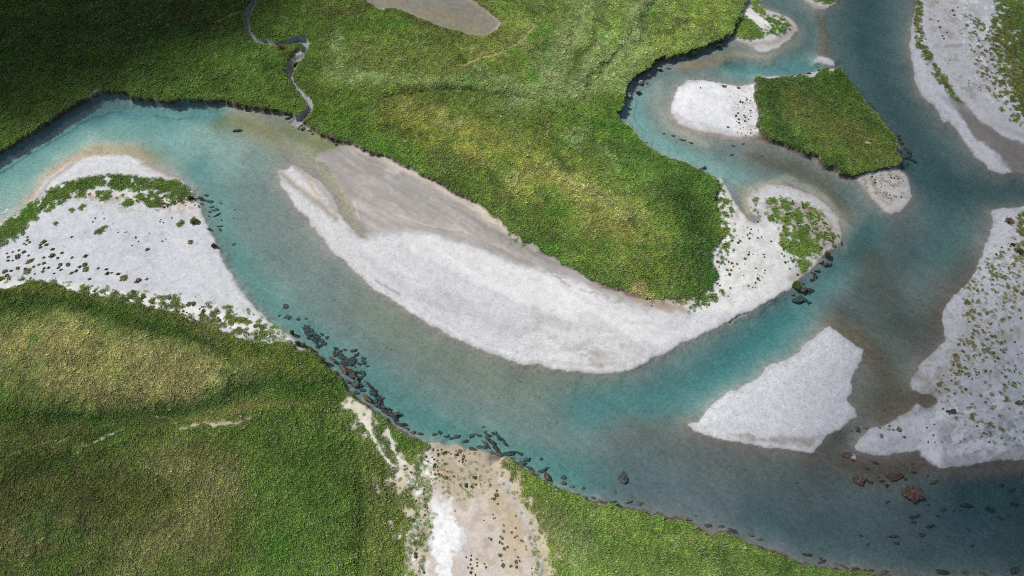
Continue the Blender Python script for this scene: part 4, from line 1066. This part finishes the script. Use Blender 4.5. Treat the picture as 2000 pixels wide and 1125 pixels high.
RIDGES = [([(648,678),(662,690),(676,701),(690,712)], .5, -.3, M_SUBM, 'dark underwater rock rib in the middle of the rocky left bank'),
          ([(662,712),(676,722),(690,733),(702,748)], .6, -.1, M_RUST, 'dark red-brown rock rib just downstream of the broad red-brown rock'),
          ([(712,742),(724,756),(734,772),(744,788)], .5, -.3, M_SUBM, 'dark underwater rib outside the long red-brown ledge'),
          ([(734,786),(748,798),(762,808),(772,820)], .7, -.12, M_DARK, 'black rock mass at the downstream end of the rocky left bank'),([(948,851),(954,857),(962,865),(969,875),(976,884)], .42, -.02, M_RUST, 'long thin red-brown rock ridge rising from the water off the sandy point'),
          ([(960,844),(968,845),(976,852),(984,861),(992,869)], .40, -.35, M_SUBM, 'long thin dark ridge under water, outside the red-brown ridge off the sandy point'),
          ([(942,860),(950,868),(956,874)], .3, -.1, M_SUBM, 'short dark ridge under water inside the red-brown ridge off the sandy point'),
          ([(590,636),(600,650),(611,661),(620,674)], .55, -.3, M_SUBM, 'dark underwater rock rib nearest the left bank at its upstream end'),
          ([(592,630),(606,644),(620,657),(632,670)], .6, -.45, M_SUBM, 'dark underwater rock rib farther from the left bank at its upstream end')]
for pts, wd, zc, m_, lb in RIDGES:
    P = WP(pts); r = random.Random(int(pts[0][0])); from mathutils import noise as mn; fine = []
    for a, b in zip(P[:-1], P[1:]):
        for q in range(9): fine.append(a + (b - a) * q / 9)
    fine.append(P[-1]); bm = bmesh.new(); nf = len(fine)
    for q, p in enumerate(fine):
        ww = .85 * wd * (.45 + .55 * math.sin(math.pi * (q + 1) / (nf + 1))) * r.uniform(.45, 1.15)
        res = bmesh.ops.create_icosphere(bm, subdivisions=2, radius=1)['verts']; off = Vector((r.uniform(-40, 40), r.uniform(-40, 40), 0))
        pl = [(Vector((r.gauss(0, 1), r.gauss(0, 1), r.gauss(.3, .8))).normalized(), r.uniform(.45, .8)) for _ in range(7)]
        rot = Matrix.Rotation(r.uniform(-1.1, -.4), 3, 'Z'); cx_ = p[0] + r.gauss(0, wd * .3); cy_ = p[1] + r.gauss(0, wd * .3)
        for v in res:
            c_ = v.co.copy()
            for n_, d_ in pl:
                e_ = c_.dot(n_) - d_
                if e_ > 0: c_ -= n_ * e_ * .9
            c_ *= 1 + .5 * mn.noise(c_ * 1.6 + off)
            c_ = rot @ Vector((c_.x * ww * r.uniform(1.3, 1.5), c_.y * ww * .8, c_.z * ww * .6))
            v.co = Vector((cx_ + c_.x, cy_ + c_.y, zc - .42 - ww * .25 + c_.z))
    me = bpy.data.meshes.new('ridge'); bm.to_mesh(me); bm.free(); me.materials.append(m_)
    o = bpy.data.objects.new('rock_ridge', me); COL.objects.link(o); tag(o, lb, 'rock ridge')
rocks([(560,616,6),(581,620,3.5),(596,619,2.5),(541,613,3),(594,636,4),(557,595,5),(607,650,4),(614,653,4),(617,662,4),(602,658,3),(622,672,5),(631,667,5),(618,676,4),(626,649,4),(636,656,4),
       (654,677,4),(665,682,3),(672,680,3),(688,682,4),(695,690,5),(708,696,3),(684,698,6),(691,702,6),(708,703,5),(701,708,4),(715,712,2.5),(672,706,8,5),(706,725,6),(705,724,5),(686,726,6),
       (675,744,8,4),(690,750,8,6),(704,758,6),(717,746,2.5),(729,760,5),(692,767,6),(731,782,6),(742,791,5),(754,797,8,4),(766,808,8,7),(780,828,7,5),(655,690,5),(700,735,5),(745,775,3),(722,766,4),(738,770,3),
       (792,836,6),(805,845,5),(820,846,4)],
      SUBS,  'submerged_rock', 'dark rock under the turquoise water along the rocky left bank', 'rock', 'dark rocks under water along the left bank', -.38, .42)
rocks([(945,832,2.5),(948,841,3),(953,847,4),(892,851,6,4),(922,848,5,3.5),(934,847,4,2.5),(876,847,2),(858,842,4),(847,846,4),(938,872,5),(950,870,4),(967,887,6),(990,887,8,5),(1000,884,7,5),
       (1013,882,4),(1020,904,6,5),(1030,896,6,4),(1057,894,3),(1038,918,6,4),(1060,917,7,4),(1032,912,4),(880,855,4),(905,860,4),(870,850,3)],
      SUBS,  'submerged_rock', 'dark rock under the clear water off the sandy bank point', 'rock', 'dark rocks under water off the sandy point', -.35, .4)
rocks([(1100,942,7,4),(1100,931,6,4),(1117,950,5,3),(1140,952,4),(1160,972,6,2.5),(1201,960,4),(1227,978,9,3.5),(1250,983,5,3),(1195,981,5,3),(1330,1012,9,4.5),(1347,1015,5,3),(1360,1007,2),
       (1380,1027,7,3.5),(1407,1030,6,4),(1433,1038,8,4),(1467,1043,7,3.5),(1483,1052,6,3.5),(1577,1083,5,3),(1605,1090,4),(1600,1100,7,3),(1650,1108,8,3.5),(1673,1112,6,3),(1700,1116,6,3),
       (1730,1118,6,3),(1847,1118,10,4),(1887,1118,6,4),(1923,1120,6,3),(1987,1113,8,5)],
      ROCKS + SUBS, 'bank_rock', 'grey-brown rock in the water at the foot of the lower green bank', 'rock', 'rocks at the foot of the lower green bank', -.3, .3)
rocks([(1218,932,6,9)], DARKS, 'submerged_boulder', 'lone dark triangular boulder under water in the middle of the lower channel', 'boulder', None, -.35)
rocks([(1895,985,9,4),(1940,993,8,5),(1845,994,5,3),(1818,984,2.5),(1790,1008,6,3),(1788,1019,5,2.5),(1820,1027,5,2.5),(1806,1043,5,3),(1747,1047,5,2.5),(1754,1060,3),(1757,1048,3),(1700,1062,2.5),
       (1685,1045,3),(1905,1065,3.5),(1897,1033,3),(1858,1047,2),(1990,983,5),(1985,955,6,3),(1960,945,4),(1870,996,2),(1838,1007,3),(1560,942,3,1.5),(1831,938,8,2.5),(1738,979,5,1.5),(1960,1010,4,2)],
      SUBS,  'submerged_rock', 'small dark stone under the dark water of the lower right river', 'rock', 'dark stones under water at the lower right', -.3, .35)
rocks([(1701,941,5,3),(1724,939,5,2.5),(1734,948,4),(1695,914,5,3),(1711,904,6,3),(1666,898,6,4),(1783,906,4,2),(1766,909,2),(1784,913,2),(1814,928,2),(1786,922,4,2),(1770,935,3),(1716,930,3)],
      RUSTS, 'shoal_rock', 'brown stone in the shallows between the rock outcrops and the right gravel bar', 'rock', 'brown stones in the shallows below the right bar', -.02, .5)
rocks([(1690,207,8,4,-50),(1700,219,7,4,-50),(1712,226,5,3),(1725,245,8,5,-50),(1735,255,7,4),(1750,266,8,5,-45),(1762,276,7,5),(1775,290,9,5,-30),(1788,310,9,3.5,-20),(1767,304,7,4),(1772,316,6,4),(1650,140,5,3),
       (1661,160,5,3),(1668,172,5,3),(1679,190,5,3),(1780,300,6,3),(1695,200,4),(1705,205,5,3),(1740,248,4),(1758,262,5,2.5)],
      SUBS,  'submerged_rock', 'dark weedy rock under water along the right side of the grassy island', 'rock', 'dark rocks under water beside the grassy island', -.5, .4)
rocks([(1560,147,6,2),(1580,144,5,2),(1532,151,5,2),(1615,134,4,2),(1600,138,4,2),(1545,150,4,1.5)], DARKS, 'bank_rock', 'small dark stone at the waterline on the upper side of the grassy island', 'rock', 'stones on the upper side of the island', .02)
for px, py, a, b, ms, lb in [(1266,146,8,6,PALES,'pale brown boulder uppermost of the boulders in the curved bank of the bend'),
        (1252,160,7,6,PALES,'pale grey boulder in the curved bend, just below the uppermost pale boulder'),
        (1246,177,6,6,ROCKS,'grey boulder standing off the bank in the curved bend'),
        (1229,185,7,8,PALES,'tan boulder with a white top at the leftmost curve of the bend'),
        (1288,134,6,4,ROCKS,'reddish grey boulder half in the bank shadow of the bend'),
        (1332,114,5,3,PALES,'pale stone beside the slumped turf under the upper bend bank'),
        (591,250,7,4,PALES,'flat grey-brown rock at the mouth of the meadow stream'),
        (604,253,7,4,PALES,'flat pale rock against the turf at the mouth of the meadow stream'),
        (609,260,4,2.5,ROCKS,'small brown rock right of the flat rocks at the stream mouth'),
        (564,228,10,3.5,PALES,'long low brown rock under the bank left of the stream mouth'),
        (651,271,8,6,DARKS,'dark rounded boulder at the turf edge above the damp silt'),
        (656,281,4,3,ROCKS,'small brown rock below the dark rounded boulder'),
        (463,253,8,3,DARKS,'dark flat rock under the olive water by the upper bank'),
        (1754,839,5,5,ROCKS,'rounded olive-brown boulder, biggest of those on the tip of the right bar'),
        (1735,838,4.5,3,PALES,'pale pinkish rock left of the rounded olive-brown boulder'),
        (1720,852,4,4,PALES,'pink-brown rock lowest left on the tip of the right bar'),
        (1676,839,3,5,DARKS,'dark elongated rock in the narrow channel left of the right bar'),
        (1856,804,7,4,DARKS,'black rock with a pale top alone on the right gravel bar'),
        (1985,788,6,4.5,ROCKS,'brown boulder near the right edge of the photo on grey gravel'),
        (1601,509,7,6,PALES,'pale grey boulder under the steep edge of the green bar point'),
        (1562,581,9,7,DARKS,'big dark red-brown rock under water off the mossy clod'),
        (1570,564,7,6,RUSTS,'brown rock leaning on the lone mossy clod at the point'),
        (392,386,5,4,DARKS,'dark rock in the water at the tip of the left gravel bar'),
        (385,384,4,5,PALES,'whitish rock beside the dark rock at the left bar tip'),
        (408,447,5,3,ROCKS,'grey rock at the waterline of the left bar below the mossy clod')]:
    x, y = W(px, py); x, y = float(x), float(y); g = gz(x, y); a *= PX; b *= PX
    o = bpy.data.objects.new('boulder', rr_.choice(ms)); COL.objects.link(o); under = 'under' in lb and 'water' in lb
    h = max(a, b) * .6
    o.location = (x, y, (min(g + h * .2, -.1 - h * .5) if under else max(g + h * .12, -.1))); o.scale = (a, b, h / .5); o.rotation_euler = (0, 0, rr_.uniform(-.4, .4)); tag(o, lb, 'boulder')
rocks([(1743,840,2.5),(1736,832,2.5),(1764,854,3.5,2),(1691,836,4,3),(1662,841,3,2),(1717,835,3,1.5),(1808,836,2),(1811,865,1.5),(1824,865,1.5),(1837,864,1.5),(1921,787,3),(1914,853,2),(1850,783,1.5),(1895,790,2)],
      ROCKS, 'gravel_stone', 'small brown stone on the grey gravel of the right bar', 'stone', 'stones on the right gravel bar', None)
rocks([(1581,564,5,6),(1589,564,3,4),(1574,581,6,5),(1583,587,4,3),(1552,573,2.5),(1587,544,5,3),(1595,538,4),(1570,551,3),(1596,527,4),(1612,515,6,3),(1622,514,5),(1626,506,2.5),(1588,532,5,3),(1628,481,3),(1643,474,2.5,4)],
      SUBS,  'submerged_rock', 'dark rock in the water below the green point of the big bar', 'rock', 'dark rocks off the green point', -.05)
rocks([(404,389,5,3.5),(391,397,4),(388,403,3),(409,401,3),(412,406,3,2),(420,404,4.5,3),(407,410,3),(419,417,6,1.3,10),(428,393,4,1.5),(456,406,2),(454,422,2),(430,426,2),(425,438,4,2),(427,445,4,2.5),(381,401,2),
       (401,378,4,3),(405,419,2),(452,473,4,2),(360,389,5,3)],
      SUBS,  'submerged_rock', 'dark stone under clear water off the tip of the left gravel bar', 'rock', 'dark stones off the left bar tip', -.3, .4)
rocks([(1317,263,4,2),(1333,271,7,1.6,-15),(1350,277,5,2),(1433,283,5,2.5),(1452,280,4,2),(1430,300,3),(1490,303,3,1.5),(1307,310,5,2),(1370,327,6,3),(1377,337,5,2),(1297,258,3),(1233,210,3),(1233,248,3),
       (1263,277,3),(1264,160,3),(1307,131,4,2),(1319,120,4,3)],
      SUBS,  'submerged_rock', 'dark stone under the pale blue water of the curved side channel', 'rock', 'dark stones in the curved side channel', -.25, .35)

# ---- clods of turf that slid off the banks: soil block with a grass cap
CLOD_S = [rock_mesh('soil', 90 + k, M_SOIL, .7, .35) for k in range(3)]
CLOD_G = [dome_leaves('cap', 95 + k, M_OLIVE if k == 1 else M_GREEN, 620, .93, .42, .11, .26, 1.0, 2 + k) for k in range(3)]
def clod(px, py, a, b, rz, lb, g_ix=0, zt=None):
    x, y = W(px, py, .3); x, y = float(x), float(y); g = max(gz(x, y), -.1)
    e = bpy.data.objects.new('turf_clod', None); COL.objects.link(e); e.location = (x, y, g); e.rotation_euler = (0, 0, math.radians(rz)); tag(e, lb, 'turf clod')
    s = bpy.data.objects.new('soil_block', CLOD_S[g_ix % 3]); COL.objects.link(s); s.parent = e; s.scale = (a * PX, b * PX, .75); s.location = (0, 0, .12)
    c = bpy.data.objects.new('grass_cap', CLOD_G[g_ix % 3]); COL.objects.link(c); c.parent = e; c.scale = (a * PX, b * PX, .8); c.location = (0, 0, .38)
clod(1557,556,10,7,25,'big yellow-green mossy turf clod alone at the waterline of the big bar',0)
clod(380,432,8,7,0,'round olive turf clod on the edge of the left gravel bar',1)
clod(1352,105,13,5,16,'long slumped strip of green turf under the upper bend bank',2)
clod(1403,89,6,4,10,'small slumped turf clod at the upper right end of the bend bank',1)
clod(630,706,7,6,-30,'green turf clod slipping into the rocky left bank',0)
clod(593,674,6,4,-30,'brown turf clod on the shore just upstream of the rocky left bank',1)
clod(582,671,6,4,-30,'green turf clod touching the meadow edge upstream of the rocky left bank',2)
clod(570,649,5,3.5,-20,'dark green turf clod on the narrow silt shore near the white gravel',0)
clod(608,682,6,3,-30,'low brown turf clod at the waterline upstream of the rocks',1)
clod(1617,496,6,6,0,'olive turf clod at the eroded edge of the green bar point',1)
clod(418,480,5,4,0,'small dark olive clod on the water edge of the left gravel bar',1)
clod(372,386,6,4,0,'olive turf clod at the green tip of the left gravel bar',1)
clod(1207,988,6,3,-15,'yellow-green turf clod overhanging the lower channel bank',2)
clod(578,126,7,2.6,40,'grassy clod slumped into the narrow meadow stream',2)
clod(572,141,5,2.2,40,'lower of the two grassy clods in the meadow stream',1)

# ---- plants on the gravel: one prototype set, copied one by one
PL = {'green': [dome_leaves('plant', 120 + k, M_GREEN, 110, 1, .55, .32, .45, 1.0, 2 + k % 3) for k in range(3)],
      'dark': [dome_leaves('plant', 130 + k, M_DKGRN, 110, 1, .6, .32, .45, 1.0, 2 + k % 3) for k in range(3)],
      'olive': [dome_leaves('plant', 140 + k, M_OLIVE, 100, 1, .5, .32, .5, 1.0, 2 + k % 3) for k in range(3)],
      'brown': [dome_leaves('plant', 150 + k, M_BROWN, 90, 1, .5, .3, .5, 1.0, 2 + k % 3) for k in range(3)]}
KN = {'green': ('cushion_plant', 'bright green cushion plant'), 'dark': ('low_shrub', 'dark green low shrub'), 'olive': ('herb_clump', 'olive herb clump'), 'brown': ('dry_herb', 'dry brown herb clump')}
def plant(kind, px, py, s, where, oval=1.0, rz=None):
    nm, lb = KN[kind]
    return put(nm, rr_.choice(PL[kind]), px, py, s * PX * oval, lb + ' ' + where, 'plant', nm.replace('_', ' ') + 's ' + where, sy=s * PX / oval ** .5 * .9, sz=max(.16, s * PX * .75), rz=rz, sink=.05)
LB = [(35,501,6,'brown'),(10,530,5,'olive'),(13,538,4,'brown'),(2,545,5,'green'),(16,509,3,'dark'),(16,502,3,'brown'),(22,529,3,'dark'),(35,524,4,'olive'),(49,525,3,'dark'),
      (66,521,3,'olive'),(76,517,3,'olive'),(86,514,3.5,'olive'),(86,524,3,'brown'),(95,523,3,'dark'),(84,530,3.5,'olive'),(86,503,3,'olive'),(102,499,5.5,'brown'),(113,504,3,'olive'),(121,494,3,'dark'),
      (103,487,3.5,'dark'),(79,483,3.5,'brown'),(91,478,3.5,'dark'),(86,472,5,'olive'),(79,478,3,'dark'),(140,463,2.5,'dark'),(167,500,4,'dark'),(141,503,3,'brown'),(118,517,4,'olive'),(133,517,4.5,'olive'),
      (114,523,3,'brown'),(119,527,3,'brown'),(106,534,2,'dark'),(140,533,3.5,'olive'),(149,529,3.5,'dark'),(156,521,3.5,'dark'),(166,517,5,'olive'),(192,524,3,'olive'),(208,526,3,'dark'),
      (210,534,4,'dark'),(231,535,3.5,'dark'),(218,533,2,'dark'),(56,499,2.5,'dark'),(47,492,4,'olive'),(37,489,2.5,'dark'),(54,463,2.5,'olive'),(54,469,3,'olive'),(58,473,3,'olive'),(47,476,2,'dark'),
      (51,478,2,'dark'),(175,545,3,'brown'),(270,548,6,'brown'),(287,545,3,'olive'),(288,487,4,'olive'),(258,480,1.5,'dark'),(25,509,2,'dark'),(14,495,2,'dark'),(25,492,2,'dark'),(68,535,2,'brown'),(45,544,3,'olive'),(60,543,2,'dark')]
for x_, y_, s_, k_ in LB: plant(k_, x_, y_, s_ * .85, 'on the lower left of the left gravel bar', 1.15, math.radians(38))
for x_, y_, a_, b_, lb in [(59,510,9,3,'long narrow olive plant mat on the left gravel bar'), (54,530,8,5,'largest olive plant mat low on the left gravel bar'), (168,526,6.5,4.5,'dark olive plant mat beside the double stone on the left gravel bar'),
                           (242,543,8,5,'grey-green plant mat on grey silt at the foot of the left bar'), (372,473,5.5,4,'brownish mat near the river edge of the left gravel bar')]:
    put('plant_mat', PL['olive'][0], x_, y_, a_ * PX, lb, 'plant mat', sy=b_ * PX, sz=.3, rz=math.radians(35))
def zone(poly, n, kinds, smin, smax, where, seed):
    P = np.array(poly, float); r = random.Random(seed); lo = P.min(0); hi = P.max(0); k = 0; tries = 0
    while k < n and tries < n * 60:
        tries += 1; x, y = r.uniform(lo[0], hi[0]), r.uniform(lo[1], hi[1]); ins = False
        for a, b in zip(P, np.roll(P, -1, 0)):
            if (a[1] > y) != (b[1] > y) and x < (b[0] - a[0]) * (y - a[1]) / (b[1] - a[1]) + a[0]: ins = not ins
        if not ins: continue
        # plants gather in drifts
        if vnoise(np.array([x / 22.0]), np.array([y / 16.0]), seed)[0] < r.uniform(.15, .75): continue
        s = smin + (smax - smin) * r.random() ** 2; plant(r.choice(kinds), x, y, s, where); k += 1
zone([(60,550),(160,560),(330,575),(470,612),(540,650),(500,660),(380,622),(220,588),(90,566)], 55, ['olive','brown','dark','green'], 1.5, 4.5, 'on the ragged upper edge of the lower left meadow', 1)
zone([(150,385),(380,385),(380,470),(300,480),(200,470)], 26, ['brown','dark','olive'], .9, 2.5, 'scattered over the upper half of the left gravel bar', 2)
zone([(230,370),(370,375),(385,400),(330,410),(250,392)], 34, ['olive','brown','green'], 1.2, 3.5, 'along the green top fringe of the left gravel bar', 3)
zone([(1402,450),(1470,440),(1500,470),(1500,560),(1440,570),(1400,560)], 72, ['olive','brown','dark','green'], 1.0, 3, 'on the white sand right of the central meadow', 4)
zone([(1495,385),(1560,385),(1610,430),(1635,460),(1625,485),(1600,500),(1570,470),(1530,450)], 70, ['olive','green','dark','green'], 1.0, 3.5, 'among the green mats of the bar point', 5)
zone([(1475,430),(1540,440),(1560,540),(1545,545),(1530,500),(1500,470)], 28, ['green','olive'], 1.5, 4, 'on the left edge of the green mats of the bar point', 6)
zone([(1440,190),(1476,190),(1480,268),(1445,268),(1415,250),(1440,220)], 44, ['brown','dark','olive'], .8, 2.6, 'on the white sand left of the island turf', 7)
zone([(1800,0),(1880,0),(1950,60),(1960,170),(1900,180),(1840,110)], 50, ['brown','olive','dark'], .8, 3, 'on the upper right gravel plain', 8)
zone([(1900,520),(1990,430),(2000,640),(1940,720),(1850,800),(1830,760),(1880,660)], 70, ['olive','green','brown'], .8, 3, 'in the drift line of the right gravel bar', 9)
zone([(1850,700),(1998,650),(1998,860),(1880,870),(1780,860),(1840,810)], 40, ['brown','dark','olive'], .8, 2.2, 'on the lower right gravel bar', 10)
zone([(835,868),(900,880),(965,940),(985,1000),(930,960),(850,930)], 50, ['olive','brown','dark'], 1.2, 3.5, 'on the tan sand of the bottom bank', 11)
zone([(930,980),(1010,1000),(1040,1110),(980,1110),(950,1040)], 36, ['olive','brown'], 1.0, 3.2, 'on the pale sand beside the lower right meadow', 12)
zone([(1700,340),(1760,335),(1772,380),(1740,405),(1715,385)], 26, ['brown','olive','dark'], .8, 2.4, 'on the small gravel tail of the island', 13)
zone([(905,1080),(945,1085),(960,1124),(915,1124)], 14, ['green','dark'], 1.2, 2.6, 'at the bottom edge beside the white sand', 14)
zone([(1180,548),(1400,575),(1380,604),(1270,598)], 26, ['brown','olive'], 1, 3, 'at the foot of the central meadow', 15)
zone([(790,880),(840,880),(830,1120),(790,1120)], 40, ['olive','green','dark'], 1.5, 3.5, 'along the left edge of the bottom sand', 16)
for x_, y_, s_, lb in [(1414,169,5,'olive-topped plant on the upper edge of the white island sand'), (1442,172,4,'smaller plant right of the olive one on the white island sand'), (1368,172,1.6,'tiny dark plant alone near the left end of the white island sand')]:
    put('sand_plant', PL['olive' if s_ > 2 else 'dark'][1], x_, y_, s_ * PX, lb, 'plant', sy=s_ * PX * .75, sz=.3)
for x_, y_, s_, lb in [(1972,432,9,'brown and green shrub patch by the upper tip of the right bar'), (1993,492,9,'dark green shrub at the right edge of the photo on grey gravel'), (1978,478,4,'round brown bush left of the dark green shrub')]:
    put('shrub', PL['dark' if 'dark' in lb else 'brown'][0], x_, y_, s_ * PX, lb, 'shrub', sy=s_ * PX * .8, sz=.6)
# ---- the red-brown bush by the stream: bare twigs fanning out of a short base
def twig_bush():
    r = random.Random(77); e = bpy.data.objects.new('red_bush', None); COL.objects.link(e)
    x, y = W(548, 92, 1.6); x, y = float(x), float(y); e.location = (x, y, gz(x, y)); tag(e, 'bare red-brown bush on the bank of the narrow meadow stream', 'bush')
    V = []; Fq = []; va = []
    for k in range(420):
        a = r.uniform(0, 6.283); el = r.uniform(.25, 1.35); L_ = r.uniform(.7, 1.5); d = Vector((math.cos(a) * math.cos(el), math.sin(a) * math.cos(el), math.sin(el)))
        s = d.cross(Vector((r.gauss(0, 1), r.gauss(0, 1), r.gauss(0, 1)))).normalized() * .03; p = d * .1; m1 = d * L_ * .6 + Vector((r.gauss(0, .06), r.gauss(0, .06), .03)); q = d * L_ + Vector((r.gauss(0, .12), r.gauss(0, .12), 0))
        b = len(V); V += [tuple(p - s), tuple(p + s), tuple(m1 + s), tuple(m1 - s), tuple(q)]; Fq += [(b, b + 1, b + 2), (b, b + 2, b + 3), (b + 3, b + 2, b + 4)]; va += [r.random() * .8] * 5
    me = np_mesh('twigs', np.array(V), np.array(Fq), 3); at = me.attributes.new('vary', 'FLOAT', 'POINT'); at.data.foreach_set('value', np.array(va, np.float32)); me.materials.append(M_RED)
    o = bpy.data.objects.new('twigs', me); COL.objects.link(o); o.parent = e
    s = bpy.data.objects.new('stem_base', CLOD_S[0]); COL.objects.link(s); s.parent = e; s.scale = (.35, .35, .3)
twig_bush()
